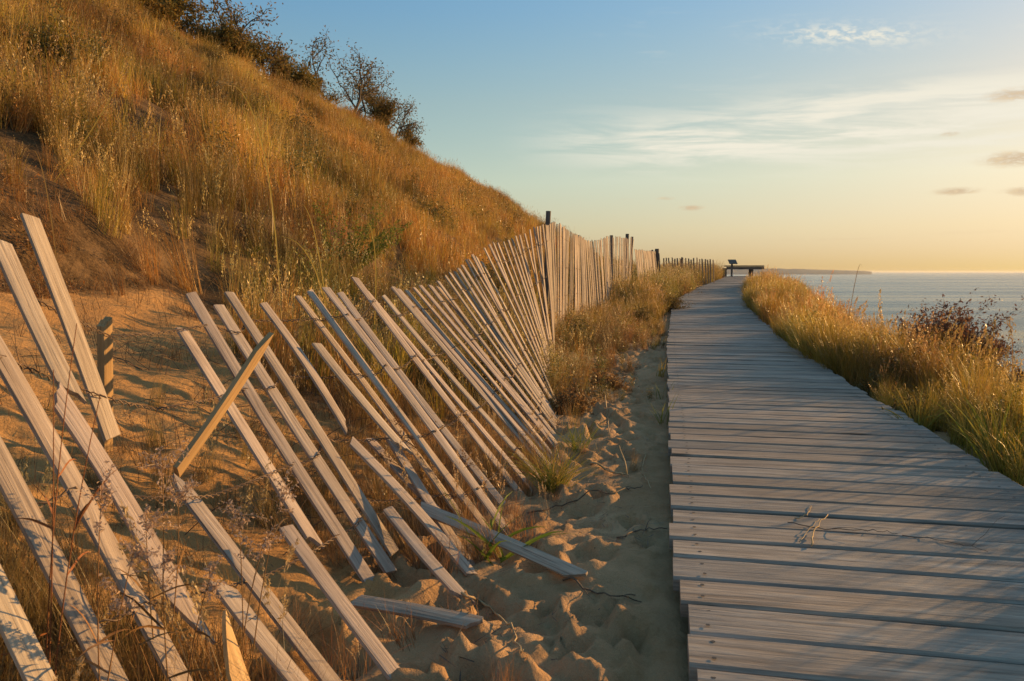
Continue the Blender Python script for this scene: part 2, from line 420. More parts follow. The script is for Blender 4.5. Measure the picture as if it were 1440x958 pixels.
# sand and soil ----------------------------------------------------
def ground_mat():
    m, t, n, l, b = new_mat('sand')
    pos = nd(t, 'ShaderNodeNewGeometry').outputs['Position']
    vg = nd(t, 'ShaderNodeAttribute', attribute_name='veg').outputs['Fac']
    n1 = nd(t, 'ShaderNodeTexNoise', {'Vector': pos, 'Scale': 2.2, 'Detail': 5.0})
    n2 = nd(t, 'ShaderNodeTexNoise', {'Vector': pos, 'Scale': 420.0, 'Detail': 3.0, 'Roughness': .7})
    n3 = nd(t, 'ShaderNodeTexNoise', {'Vector': pos, 'Scale': 38.0, 'Detail': 5.0, 'Roughness': .6})
    sand = ramp(t, n1.outputs[0], [(.3, (.34, .182, .068)), (.55, (.42, .235, .09)), (.75, (.47, .278, .115))])
    sand = mixc(t, .55, sand, ramp(t, n2.outputs[0], [(.3, (.30, .28, .26)), (.5, (.5, .5, .5)), (.72, (.72, .70, .66))]), 'OVERLAY')
    tp_ = nd(t, 'ShaderNodeAttribute', attribute_name='trodden').outputs['Fac']
    grey = ramp(t, n1.outputs[0], [(.3, (.27, .19, .125)), (.55, (.37, .27, .185)), (.75, (.43, .325, .23))])
    grey = mixc(t, .5, grey, ramp(t, n2.outputs[0], [(.3, (.30, .28, .26)), (.5, (.5, .5, .5)), (.72, (.72, .70, .66))]), 'OVERLAY')
    dirt = nd(t, 'ShaderNodeTexNoise', {'Vector': pos, 'Scale': 9.0, 'Detail': 7.0, 'Roughness': .7})
    grey = mixc(t, mth(t, 'MULTIPLY', nd(t, 'ShaderNodeMapRange', {0: dirt.outputs[0], 1: .48, 2: .68}).outputs[0], .6), grey, (.13, .085, .05))
    sand = mixc(t, tp_, sand, grey)
    lit = nd(t, 'ShaderNodeTexNoise', {'Vector': nd(t, 'ShaderNodeMapping', {'Vector': pos, 'Scale': (1, 1, 1)}).outputs[0], 'Scale': 60.0, 'Detail': 6.0, 'Roughness': .75})
    litter = ramp(t, lit.outputs[0], [(.34, (.025, .016, .009)), (.54, (.075, .048, .024)), (.74, (.19, .125, .06))])  # kept this dark to paint in shade on the bare ledge too
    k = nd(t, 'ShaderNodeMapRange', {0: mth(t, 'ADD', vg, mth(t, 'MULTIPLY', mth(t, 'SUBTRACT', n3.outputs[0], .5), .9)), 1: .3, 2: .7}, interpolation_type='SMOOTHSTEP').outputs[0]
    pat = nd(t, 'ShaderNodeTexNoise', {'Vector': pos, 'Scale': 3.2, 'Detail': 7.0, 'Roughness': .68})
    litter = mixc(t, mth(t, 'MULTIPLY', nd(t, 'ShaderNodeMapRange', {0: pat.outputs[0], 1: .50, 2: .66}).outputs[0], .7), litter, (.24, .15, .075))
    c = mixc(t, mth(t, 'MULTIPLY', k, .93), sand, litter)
    l.new(c, b.inputs['Base Color']); b.inputs['Roughness'].default_value = .95; b.inputs['Specular IOR Level'].default_value = .1
    h = mth(t, 'ADD', mth(t, 'MULTIPLY', n3.outputs[0], .012), mth(t, 'MULTIPLY', n2.outputs[0], .0022))
    bp = nd(t, 'ShaderNodeBump', {'Height': h, 'Strength': .9, 'Distance': 1.0})
    l.new(bp.outputs[0], b.inputs['Normal'])
    return m
M_SAND = ground_mat()

def trod(x, y):
    v = (x - xl(y)) * cph(y); return .5 * sstep(v + .35 * fbm(x * 1.7, y * 1.7, 3, 55), -1.05, -.55)
def spaced(pts, hs):
    """coordinates from breakpoints with a step given at each"""
    out = [pts[0]]
    while out[-1] < pts[-1]:
        out.append(out[-1] + float(np.interp(out[-1], pts, hs)))
    return np.array(out)
ys = spaced([-6, 0, 1.0, 4.5, 8, 14, 40, 130], [.6, .06, .018, .020, .05, .14, .5, 3.0])
vs = spaced([-120, -40, -20, -6, -3.2, -1.6, 0, 1.2, 1.6, 3, 8, 30, 95], [12, 2.0, .5, .16, .05, .02, .02, .06, .04, .12, .5, 3., 8])
YY, VV = np.meshgrid(ys, vs, indexing='ij')
XX = np.where(VV < -6, STR(YY) + VV / .981, xl(YY) + VV / cph(YY))
bl = sstep(-VV, 2.0, 6.0)
XX = (xl(YY) + VV / cph(YY)) * (1 - bl) + (STR(YY) + VV / .981) * bl
ZZ = H(XX.ravel(), YY.ravel()).reshape(XX.shape)
ny, nv = XX.shape
idx = np.arange(ny * nv).reshape(ny, nv)
F = np.stack([idx[:-1, :-1], idx[:-1, 1:], idx[1:, 1:], idx[1:, :-1]], -1).reshape(-1, 4)
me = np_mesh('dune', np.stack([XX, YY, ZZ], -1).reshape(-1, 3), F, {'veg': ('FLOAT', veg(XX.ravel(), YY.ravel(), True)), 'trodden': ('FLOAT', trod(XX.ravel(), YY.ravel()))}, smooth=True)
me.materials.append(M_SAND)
dune = link(bpy.data.objects.new('dune', me)); tag(dune, 'orange sand dune with bare sand below and overgrown slope above', 'dune', kind='structure')

# lake -------------------------------------------------------------
LAKE_Z = -32.0
m, t, n, l, b = new_mat('lake_water')
pos = nd(t, 'ShaderNodeNewGeometry').outputs['Position']
mp = nd(t, 'ShaderNodeMapping', {'Vector': pos, 'Rotation': (0, 0, R(24)), 'Scale': (.35, 1.0, 1)})
w1 = nd(t, 'ShaderNodeTexNoise', {'Vector': mp.outputs[0], 'Scale': .55, 'Detail': 6.0, 'Roughness': .62})
w2 = nd(t, 'ShaderNodeTexNoise', {'Vector': nd(t, 'ShaderNodeMapping', {'Vector': pos, 'Rotation': (0, 0, R(-18)), 'Scale': (.0012, .010, 1)}).outputs[0], 'Scale': 1.0, 'Detail': 6.0, 'Roughness': .6})
bp = nd(t, 'ShaderNodeBump', {'Height': w1.outputs[0], 'Strength': 1.0, 'Distance': 1.1})
l.new(bp.outputs[0], b.inputs['Normal'])
l.new(ramp(t, w2.outputs[0], [(.35, (.035, .085, .095)), (.65, (.055, .12, .125))]), b.inputs['Base Color'])
l.new(nd(t, 'ShaderNodeMapRange', {0: w2.outputs[0], 1: .35, 2: .65, 3: .12, 4: .34}).outputs[0], b.inputs['Roughness']); b.inputs['IOR'].default_value = 1.33
M_LAKE = m
lake_mb = MB()
r1 = 30000.
lake_mb.add([(-r1, -r1, LAKE_Z), (r1, -r1, LAKE_Z), (r1, r1, LAKE_Z), (-r1, r1, LAKE_Z)], [(0, 1, 2, 3)])
lake = lake_mb.build('lake', M_LAKE); tag(lake, 'calm grey green lake reaching to the horizon', 'lake', kind='structure')

# headland far along the shore -------------------------------------
m, t, n, l, b = new_mat('far_woods')
l.new(ramp(t, nd(t, 'ShaderNodeTexNoise', {'Scale': .004, 'Detail': 5.0}).outputs[0], [(.3, (.10, .115, .10)), (.7, (.17, .18, .15))]), b.inputs['Base Color'])
b.inputs['Roughness'].default_value = 1.0
M_FAR = m
hv, hf = [], []
D0 = 9000.0
nx = 90
for i in range(nx):
    px = 1010 + (1224 - 1010) * i / (nx - 1)
    u = (px - CX) / FPX * D0
    top = (5.2 - 4.4 * (i / (nx - 1)) ** 1.5) * (1 + .25 * vnoise(i * .18, 2.5, 4) + .15 * vnoise(i * .6, 1.5, 6)) * min(1, (nx - 1 - i) / 4 + .03)
    zt = LAKE_Z + 32 + top / FPX * D0
    for k, (dy, kz) in enumerate(((-250, 0), (-90, .75), (60, 1), (500, .9), (1400, 0))):
        hv.append((u * (1 + dy / D0), D0 + dy, LAKE_Z - 2 + kz * (zt - LAKE_Z + 2)))
for i in range(nx - 1):
    for k in range(4): hf.append((i * 5 + k, (i + 1) * 5 + k, (i + 1) * 5 + k + 1, i * 5 + k + 1))
hm = MB(); hm.add(hv, hf); hl = hm.build('headland', M_FAR, smooth=True)
tag(hl, 'low wooded headland far off on the horizon', 'headland', kind='structure')

# ------------------------------------------------------------------ boardwalk
def deck_pt(s_y, off):
    ph = float(np.interp(s_y, _Y, _ph))
    return np.array([float(xl(s_y)) + off * math.cos(ph), s_y - off * math.sin(ph), float(zd(s_y))]), ph
def plank(mb, y, x0, x1, w, th, ang_j, dz, r):
    ph = float(np.interp(y, _Y, _ph)) + ang_j
    sl = float((zd(y + .1) - zd(y - .1)) / .2)
    ax = np.array([math.cos(ph), -math.sin(ph), 0]); ay = np.array([math.sin(ph), math.cos(ph), sl]); ay /= np.linalg.norm(ay)
    az_ = np.cross(ax, ay)
    o = np.array([float(xl(y)), y, float(zd(y)) + dz])
    c = .007; hw = w / 2
    prof = [(-hw, -th), (hw, -th), (hw, -c), (hw - c, 0), (-hw + c, 0), (-hw, -c)]
    ns = 9; V, G, Fc = [], [], []
    cup = r.uniform(-.003, .003); bow = r.uniform(-.004, .004); off = np.array([r.uniform(0, 60), r.uniform(0, 60), r.uniform(0, 60)])
    wv = [r.uniform(-.0018, .0018) for _ in range(ns * 2)]
    for i in range(ns):
        q = i / (ns - 1); xx = x0 + (x1 - x0) * q
        for (a, h) in prof:
            aa = a + bow * math.sin(q * math.pi) + (wv[2 * i] if a > 0 else wv[2 * i + 1])
            V.append(o + ax * xx + ay * aa + az_ * (h + cup * (2 * q - 1) * (1 if a > 0 else -1)))
            G.append(off + np.array([xx, a, h]))
    for i in range(ns - 1):
        for k in range(6): Fc.append((i * 6 + k, i * 6 + (k + 1) % 6, (i + 1) * 6 + (k + 1) % 6, (i + 1) * 6 + k))
    Fc.append((5, 4, 3, 2, 1, 0)); Fc.append(tuple((ns - 1) * 6 + k for k in range(6)))
    g = r.uniform(.78, 1.2); wm = r.uniform(-.05, .05)
    mb.add(V, Fc, (g * (1 + wm), g, g * (1 - wm)), G)
    return o, ax, ay, az_
walk = thing('boardwalk', 'grey weathered plank boardwalk curving along the dune towards the lake', 'boardwalk', (.8, 1.2, 0))
r_ = random.Random(5)
nails = MB()
def disc(mb, p, ax, ay, az_, rad):
    V = [p + az_ * .0006 + rad * (math.cos(k * math.pi / 3) * ax + math.sin(k * math.pi / 3) * ay) for k in range(6)]
    mb.add(V, [(0, 1, 2, 3, 4, 5)])
for (ya, yb, nm, lbl) in ((-.6, 7.72, 'deck_section', 'near straight run of planks'), (7.74, 36.2, 'deck_section', 'far run of planks bending right uphill')):
    mb = MB(); y = ya
    while y < yb:
        w = r_.uniform(.131, .139); gap = r_.uniform(.009, .018)
        ph = float(np.interp(y, _Y, _ph))
        far = ya > 5
        step = (w + gap) * math.cos(ph)
        j0 = r_.gauss(0, .005); j1 = r_.gauss(0, .014)
        if y < 1.67: j0 += .022
        if y < 1.35: j0 += .012
        if far: j0 += .0; j1 += -.03
        o, ax, ay, az_ = plank(mb, y + step / 2, j0, DW + j1, w, .038, r_.gauss(0, .0025), r_.gauss(0, .0022) + (-.004 if far else 0), r_)
        if y < 9:
            for e in (.07, DW - .08):
                for q in (-.035, .035):
                    p = o + ax * (e + r_.uniform(-.008, .008)) + ay * (q + r_.uniform(-.006, .006)) + az_ * .0012
                    disc(nails, p, ax, ay, az_, .0055)
        y += step
    o = mb.build(nm, M_DECK, walk); tag(o, lbl)
tag(nails.build('nail_heads', M_NAIL, walk), kind='stuff')
for e in (.10, DW / 2, DW - .10):
    mb = MB(); V = []; G = []; yy = np.arange(-.6, 36.2, .4); Fc = []
    for i, y in enumerate(yy):
        p, ph = deck_pt(float(y), e); n_ = np.array([math.cos(ph), -math.sin(ph), 0])
        for (a, h) in ((-.02, -.046), (.02, -.046), (.02, -.15), (-.02, -.15)):
            V.append(p + n_ * a + np.array([0, 0, h])); G.append((y, a, h))
    for i in range(len(yy) - 1):
        for k in range(4): Fc.append((i * 4 + k, i * 4 + (k + 1) % 4, (i + 1) * 4 + (k + 1) % 4, (i + 1) * 4 + k))
    mb.add(V, Fc, (.6, .6, .6), G); mb.build('stringer', M_DECK, walk)

# ------------------------------------------------------------------ snow fence slats
def slat_mesh(mb, top, bot, wdir, ends=('flat', 'flat'), w=.038, t=.010, tint=None, r=random, skew=0.0):
    top = np.asarray(top, float); bot = np.asarray(bot, float)
    ax = top - bot; Ln = np.linalg.norm(ax); ax /= Ln
    wd = np.asarray(wdir, float); wd = wd - ax * np.dot(wd, ax); wd /= np.linalg.norm(wd)
    nd_ = np.cross(wd, ax)
    if skew:
        c, s = math.cos(skew), math.sin(skew); wd, nd_ = wd * c + nd_ * s, nd_ * c - wd * s
    ns, na = 9, 5
    bowa, bowb = r.uniform(-.011, .011) * Ln, r.uniform(-.010, .010) * Ln
    off = np.array([r.uniform(0, 80), r.uniform(0, 80), r.uniform(0, 80)])
    def endoff(kind, sgn):
        if kind == 'flat': k = r.uniform(-.004, .004); return [k * (j - 2) for j in range(na)]
        if kind == 'broken':
            k = r.choice((-1, 1)) * r.uniform(.008, .016); return [abs(k) * 2 + k * (j - 2) + r.uniform(-.008, .008) for j in range(na)]
        if kind == 'splinter': return [.11, .075, .045, .02, .0]
        if kind == 'splinter2': return [.0, .02, .05, .08, .12]
        if kind == 'point': return [.07, .03, .0, .03, .07]
    e0, e1 = endoff(ends[1], -1), endoff(ends[0], 1)
    V, G, Fc = [], [], []
    for i in range(ns):
        q = i / (ns - 1); b_ = math.sin(q * math.pi)
        for side in (1, -1):
            for j in range(na):
                a = (j / (na - 1) - .5) * w
                d = e0[j] + q * (Ln - e0[j] - e1[j])
                edge = .0012 if j in (0, na - 1) else 0
                V.append(bot + ax * d + wd * (a + bowa * b_) + nd_ * (side * (t / 2 - edge) + bowb * b_)); G.append(off + np.array([d, a, side * t / 2]))
    st = 2 * na
    ring = list(range(na)) + [na + j for j in range(na - 1, -1, -1)]
    for i in range(ns - 1):
        for k in range(st):
            a, b2 = ring[k], ring[(k + 1) % st]
            Fc.append((i * st + a, i * st + b2, (i + 1) * st + b2, (i + 1) * st + a))
    for i, flip in ((0, True), (ns - 1, False)):
        for j in range(na - 1):
            f = (i * st + j, i * st + j + 1, i * st + na + j + 1, i * st + na + j)
            Fc.append(f[::-1] if not flip else f)
    if tint is None:
        g = r.uniform(.8, 1.12); tint = (g, g * r.uniform(.96, 1.0), g * r.uniform(.90, .98))
    mb.add(V, Fc, tint, G)
    return ax, wd, nd_

def lean_top(px, py, bot, length=1.2, sign=1):
    d = ray(px, py); d = d / d[1]
    ysr = np.linspace(bot[1], bot[1] + sign * 1.1, 240)
    pts = np.stack([d[0] * ysr, ysr, EYE + d[2] * ysr], -1)
    ln = np.linalg.norm(pts - bot, axis=1)
    i = int(np.argmin(np.abs(ln - length)))
    return pts[i]

rs = random.Random(21)
# near, numbered by hand from the photograph: top px, bottom px, depth top, depth bottom (None: lean / ground), ends, tint
near = [
    ((-190, 470), (70, 985), 1.22, 1.08, ('flat', 'flat')),
    ((-181, 330), (177, 992), 1.40, 1.16, ('flat', 'flat')),
    ((-135, 275), (268, 985), 1.52, 1.22, ('flat', 'flat')),
    ((0, 340), (106, 566), 1.46, 1.36, ('flat', 'broken')),
    ((70, 540), (291, 912), 1.42, 1.26, ('broken', 'splinter')),
    ((42, 305), (158, 616), 1.80, 1.66, ('flat', 'flat')),
    ((243, 668), (470, 965), 1.80, 1.47, ('point', 'flat')),
    ((305, 815), (440, 985), 1.48, 1.36, ('broken', 'flat')),
    ((255, 463), (447, 770), 2.55, None, ('flat', 'broken')),
    ((268, 413), (527, 828), None, None, ('flat', 'flat')),
    ((307, 430), (550, 805), None, None, ('flat', 'flat')),
    ((322, 412), (555, 778), None, None, ('flat', 'flat')),
    ((370, 427), (492, 610), 2.62, 2.36, ('flat', 'broken')),
    ((489, 615), (664, 809), 2.45, None, ('broken', 'flat')),
    ((402, 742), (565, 962), 1.72, 1.44, ('flat', 'flat')),
    ((545, 716), (658, 848), 2.22, None, ('flat', 'broken')),
    ((540, 603), (664, 800), 2.75, 2.2, ('broken', 'flat')),
    ((445, 484), (575, 640), 2.75, 2.55, ('flat', 'broken')),
    ((520, 618), (618, 722), 2.75, 2.42, ('flat', 'flat')),
]
# the denser run: control tables top px -> bottom px
ttop = [(419, 417), (435, 409), (458, 405), (478, 412), (499, 391), (515, 410), (539, 416), (552, 404), (560, 407), (572, 409), (582, 405), (591, 402), (605, 402), (616, 404), (616, 396), (626, 388), (633, 384), (640, 383), (645, 378),
        (650, 373), (655, 365), (660, 366), (664, 358), (670, 362), (678, 369), (681, 349), (688, 344), (694, 342), (700, 342), (708, 340), (715, 338), (720, 336), (725, 332), (731, 331), (738, 329), (745, 323), (751, 320), (755, 319), (759, 318), (763, 316), (767, 316)]
ctl_t = [419, 435, 458, 478, 499, 560, 591, 640, 681, 725, 767]
ctl_bx = [671, 701, 717, 727, 745, 779, 787, 788, 783, 780, 779]
ctl_by = [746, 753, 742, 724, 702, 655, 632, 596, 564, 530, 504]
slats = []
TAN0 = np.array([.36, .93, 0.])
_A = P(177, 992, 1.16); _n = np.cross(TAN0, P(-181, 330, 1.40) - _A)
def in_plane(px, py):
    d = ray(px, py); e = np.array([0, 0, EYE]); return e + d * (np.dot(_n, _A - e) / np.dot(_n, d))
for si, (tp, bp_, yt, yb, ends) in enumerate(near):
    b = ground(*bp_) + np.array([0, 0, -.01]) if yb is None else P(*bp_, yb)
    tpt = lean_top(*tp, b) if yt is None else P(*tp, yt)
    if si < 5: tpt, b = in_plane(*tp), in_plane(*bp_)
    if si == 8:
        _A = ground(527, 828) + np.array([0, 0, -.01]); _n = np.cross(TAN0, lean_top(268, 413, _A) - _A)
    if 8 <= si <= 12: tpt, b = in_plane(*tp), in_plane(*bp_)
    slats.append((tpt, b, ends))
dense = []
for (tx, ty) in ttop:
    b = ground(np.interp(tx, ctl_t, ctl_bx) + rs.uniform(-1.2, 1.2), np.interp(tx, ctl_t, ctl_by) + rs.uniform(-1.2, 1.2))
    b[2] = Hs(b[0], b[1]) - .03
    dense.append((lean_top(tx, ty, b, 1.2 + rs.uniform(-.02, .02)), b, ('flat', 'flat')))
fence = thing('snow_fence', 'collapsed wooden snow fence in the foreground, slats leaning on the sand, some broken', 'fence', ground(560, 778))
for i, (tp, b, ends) in enumerate(slats):
    mb = MB(); slat_mesh(mb, tp, b, TAN0, ends, rs.uniform(.036, .041), .011, None, rs, rs.uniform(-.12, .12)); mb.build('slat', M_SLAT, fence)
dt = []
for i, (tp, b, ends) in enumerate(dense):
    a_ = dense[max(i - 3, 0)][1]; c_ = dense[min(i + 3, len(dense) - 1)][1]
    tg = (c_ - a_); tg[2] = 0; tg /= np.linalg.norm(tg) + 1e-6
    if i < 3: tg = TAN0
    tg = tg + np.array([.27 + .22 * i / len(dense), 0, 0]); tg /= np.linalg.norm(tg)
    dt.append(tg)
    mb = MB(); slat_mesh(mb, tp, b, tg, ends, rs.uniform(.030, .037) * (1 - .26 * min(1, i / 22)), .009, None, rs, rs.uniform(-.12, .12)); mb.build('slat', M_SLAT, fence)

def twisted(name, pts, parent, sag=.012, rad=.0016, step=.012, amp=.0042):
    P_ = [pts[0]]
    for a, b in zip(pts[:-1], pts[1:]):
        a = np.asarray(a, float); b = np.asarray(b, float); d = np.linalg.norm(b - a); n = max(2, int(d / step)); sg = min(sag, d * .12) * rs.uniform(.3, 1.2)
        for k in range(1, n + 1):
            q = k / n; P_.append(a + (b - a) * q - np.array([0, 0, sg * math.sin(q * math.pi)]))
    P_ = np.array(P_); mb = MB()
    t = np.gradient(P_, axis=0); t /= np.linalg.norm(t, axis=1)[:, None] + 1e-9
    u = np.cross(t, [0, 0, 1.]); u /= np.linalg.norm(u, axis=1)[:, None] + 1e-9; w_ = np.cross(t, u)
    ln = np.concatenate([[0], np.cumsum(np.linalg.norm(np.diff(P_, axis=0), axis=1))])
    for ph in (0, math.pi):
        an = ln * 120 + ph
        mb.tube(P_ + amp * (np.cos(an)[:, None] * u + np.sin(an)[:, None] * w_), rad, 4)
    return mb.build(name, M_WIRE, parent)
off3 = np.array([0.004, 0, .004])
wl = [slats[1], slats[2], slats[9], slats[10], slats[11]] + dense
for fr in (.12, .36, .62, .84):
    pts = []
    for k, (tp, b, e) in enumerate(wl):
        n_ = np.cross(TAN0, tp - b); n_ /= np.linalg.norm(n_)
        sgn = -1 if n_[0] < 0 else 1
        pts.append(tp + (b - tp) * (fr + rs.uniform(-.012, .012)) + n_ * sgn * (.009 if k % 2 else -.002))
    # slack between the left group and the rest
    a, b = pts[1], pts[2]
    mid = (a + b) / 2; mid[2] -= .10 * (1 - fr) + .02
    pts = pts[:2] + [mid] + pts[2:]
    twisted('wire', pts, fence)

# upright run to the far posts
up = thing('snow_fence', 'upright run of snow fence beyond the tall grey post, sunlit slats in waves', 'fence', ground(800, 470))
ut_x = [768, 781, 792, 803, 812, 826, 840, 856, 872, 891]; ut_y = [316, 313, 318, 328, 331, 339, 338, 333, 333, 336]
ub_x = [780, 784, 791, 800, 815, 834, 848, 862, 872, 884]
uY = [7.65, 8.0, 8.6, 9.3, 9.9, 10.7, 11.4, 12.3, 13.1, 14.1]
k = np.concatenate([np.linspace(0, 3.5, 19), np.linspace(3.62, 9, 50)]); stuffmb = MB(); uppos = []
for i, q in enumerate(k):
    Y = np.interp(q, range(10), uY) + rs.uniform(-.015, .015)
    tx, ty, bx = np.interp(q, range(10), ut_x) + rs.uniform(-.5, .5), np.interp(q, range(10), ut_y) + rs.uniform(-1.6, 1.6), np.interp(q, range(10), ub_x)
    b = P(bx, 430, Y); b[2] = Hs(b[0], Y) - .03
    tp = P(tx, ty, Y + .05)
    uppos.append((tp, b))
    mb = MB(); slat_mesh(mb, tp, b, np.array([.36 + .14 * math.sin(q * 3.2), .92, 0]), ('flat', 'flat'), .034, .009, None, rs, rs.uniform(-.25, .25)); mb.build('slat', M_SLAT, up)
for fr in (.10, .36, .62, .86):
    twisted('wire', [tp + (b - tp) * fr for tp, b in uppos[::2]], up, .004, .0016, .05)
def post(px0, py0, px1, Y, rad, parent, depth=.3):
    tp = P(px0, py0, Y); b = P(px1, 450, Y); b[2] = Hs(b[0], b[1]) - depth
    mb = MB(); n = 9
    V = [tp + (b - tp) * q + np.array([rs.uniform(-.004, .004), rs.uniform(-.004, .004), 0]) for q in np.linspace(0, 1, n)]
    mb.tube(V, [rad * (.93 + .07 * q) for q in np.linspace(0, 1, n)], 8, (1, 1, 1))
    return mb.build('post', M_POST, parent)
post(771, 297, 766, 8.0, .028, up); post(814, 331, 812, 10.7, .026, up); post(860, 331, 859, 13.2, .032, up); post(882, 329, 882, 14.9, .036, up)
post(889, 333, 887, 15.1, .024, up)

sag = thing('snow_fence', 'short slumped run of snow fence tied to a dark leaning post', 'fence', ground(905, 395, 10))
pos_ = []
for i, q in enumerate(np.linspace(0, 1, 34)):
    Y = 14.7 + 2.9 * q
    tp = P(893 + 28 * q + rs.uniform(-.4, .4), 351 + 3 * q + rs.uniform(-1, 1), Y); b = P(901 + 26 * q, 400, Y); b[2] = Hs(b[0], Y) - .03
    pos_.append((tp, b))
    mb = MB(); slat_mesh(mb, tp, b, np.array([.45, .9, 0]), ('flat', 'flat'), .038, .009, None, rs, rs.uniform(-.2, .2)); mb.build('slat', M_SLAT, sag)
for fr in (.15, .5, .8): twisted('wire', [tp + (b - tp) * fr for tp, b in pos_[::2]], sag, .004, .002, .08)
tag(post(924, 350, 922, 17.8, .05, sag), 'dark stout leaning post')
tag(post(916, 356, 930, 17.7, .03, sag), 'dark thin tilted post')
mb = MB()
for j in range(7):                                                   # rolled remnant of fence hung on the posts
    a = P(913 + 2.2 * j, 353 + rs.uniform(-2, 4), 17.65); b = P(917 + 1.8 * j, 388, 17.65); slat_mesh(mb, a, b, np.array([.9, .4, 0]), ('flat', 'flat'), .04, .012, (.35, .32, .3), rs)
tag(mb.build('slat_bundle', M_SLAT, sag), 'dark bundle of slats hung on the post')

far = thing('snow_fence', 'distant snow fence of spaced brown slats above the grass near the bench', 'fence', ground(965, 390, 12))
pos_ = []
for i, q in enumerate(np.linspace(0, 1, 19)):
    Y = 23.2 + 1.6 * q
    tp = P(933 + 70 * q + rs.uniform(-.7, .7), 363 + rs.uniform(-1.5, 1.8) + 1.5 * q, Y); b = P(935 + 69 * q + rs.uniform(-.8, .8), 400, Y); b[2] = Hs(b[0], Y) - .03
    pos_.append((tp, b))
    mb = MB(); slat_mesh(mb, tp, b, np.array([.93, .35, 0]), ('flat', 'flat'), .045, .011, (.75, .60, .46), rs, rs.uniform(-.3, .3)); mb.build('slat', M_SLAT, far)
for fr in (.2, .7): twisted('wire', [tp + (b - tp) * fr for tp, b in pos_], far, .003, .003, .1)
post(959, 362, 960, 23.9, .034, far)

# loose pieces -------------------------------------------------------
def loose(name, label, tp, b, wdir, mat, ends, w=.038, t=.011, cat='slat', tint=None):
    mb = MB(); slat_mesh(mb, tp, b, wdir, ends, w, t, tint, rs)
    o = mb.build(name, mat, None, origin=np.asarray(b)); return tag(o, label, cat)
def on_ground(px, py, lift=.012):
    g = ground(px, py); g[2] += lift; return g
a, b = on_ground(500, 868, .03), on_ground(680, 889, .012)
loose('loose_slat', 'short broken slat lying flat on sand under the fence, splintered at one end', a, b, np.array([.1, .95, .25]), M_SLAT, ('flat', 'broken'), .042)
a, b = P(587, 712, 2.42), on_ground(824, 825, .02)
loose('loose_slat', 'long fallen slat reaching from under the fence out onto the path', a, b, np.array([.4, .8, .55]), M_SLAT, ('broken', 'broken'), .040)
a, b = P(382, 468, 2.08), P(248, 664, 1.86)
loose('pointed_stake', 'brown pointed stake crossing in front of the leaning slats', a, b, np.array([.36, .93, 0]), M_STAKE, ('point', 'flat'), .030, .016, 'stake')
g = ground(145, 634, 1.3); tp = P(147, 445, g[1] - .03); g[2] -= .1
loose('short_stake', 'short upright golden stake in the sand behind a hanging slat', tp, g, np.array([.30, .95, 0]), M_STAKE, ('broken', 'flat'), .034, .03, 'stake')
a, b = P(304, 862, 1.36), P(348, 990, 1.30)
loose('broken_slat', 'golden broken slat with slanted pointed tip low among dry weeds', a, b, np.array([.30, .93, 0]), M_STAKE, ('splinter', 'flat'), .04, .011, 'slat', (1.5, 1.5, 1.4))

# ------------------------------------------------------------------ bench and sign at the end
def box(mb, c, sx, sy, sz, rot=0, tilt=0, col=(1, 1, 1), bev=.006):
    c = np.asarray(c, float); V = []; G = []
    cr, sr = math.cos(rot), math.sin(rot); ct, st = math.cos(tilt), math.sin(tilt)
    # chamfered box: three nested rings
    pts = []
    for z, ins in ((-sz / 2, bev), (-sz / 2 + bev, 0), (sz / 2 - bev, 0), (sz / 2, bev)):
        for (a, b) in ((-1, -1), (1, -1), (1, 1), (-1, 1)): pts.append((a * (sx / 2 - ins), b * (sy / 2 - ins), z))
    for (x, y, z) in pts:
        y2, z2 = y * ct - z * st, y * st + z * ct
        V.append(c + np.array([x * cr - y2 * sr, x * sr + y2 * cr, z2])); G.append((x, y, z))
    Fc = [(3, 2, 1, 0), (12, 13, 14, 15)]
    for r0 in range(3):
        for k in range(4): Fc.append((r0 * 4 + k, r0 * 4 + (k + 1) % 4, r0 * 4 + 4 + (k + 1) % 4, r0 * 4 + 4 + k))
    off = np.array([rs.uniform(0, 50), rs.uniform(0, 50), 0])
    mb.add(V, Fc, col, [off + np.array(g) for g in G])
BY = 33.6
def bz(px, py, Y): return P(px, py, Y)
seat_c = P(1046, 376.2, BY); gz = float(zd(BY))
bench = thing('bench', 'low dark plank bench without a back at the far end of the boardwalk', 'bench', (seat_c[0], BY, gz))
brot = -.08
for k, dy in enumerate((-.16, 0, .16)):
    mb = MB(); box(mb, seat_c + np.array([-dy * math.sin(brot), dy, .06]), 1.62, .145, .05, brot, 0, (.9, .8, .75)); mb.build('seat_plank', M_POST, bench)
mb = MB(); box(mb, seat_c + np.array([0, -.2, -.03]), 1.6, .04, .11, brot, 0, (1, .9, .85)); mb.build('apron', M_POST, bench)
for px in (1056, 1019):
    for dy in (-.13, .14):
        c = P(px, 384, BY); zt = seat_c[2] - .03
        mb = MB(); box(mb, (c[0], BY + dy, (gz - .05 + zt) / 2), .10, .09, zt - gz + .05, brot); mb.build('leg', M_POST, bench)
SY = 32.2
sp = P(1029, 384, SY); tpz = P(1029, 369.5, SY)[2]; g2 = float(zd(SY))
sign = thing('viewpoint_sign', 'small slanted information panel on a post in front of the bench', 'sign', (sp[0], SY, g2 - .05))
mb = MB(); box(mb, (sp[0], SY, (g2 - .05 + tpz) / 2), .065, .065, tpz - g2 + .05); mb.build('post', M_POST, sign)
mb = MB(); box(mb, (P(1030.3, 369, SY)[0], SY, tpz + .035), .34, .30, .03, .05, .62, (1, 1, 1)); mb.build('panel', M_POST, sign)

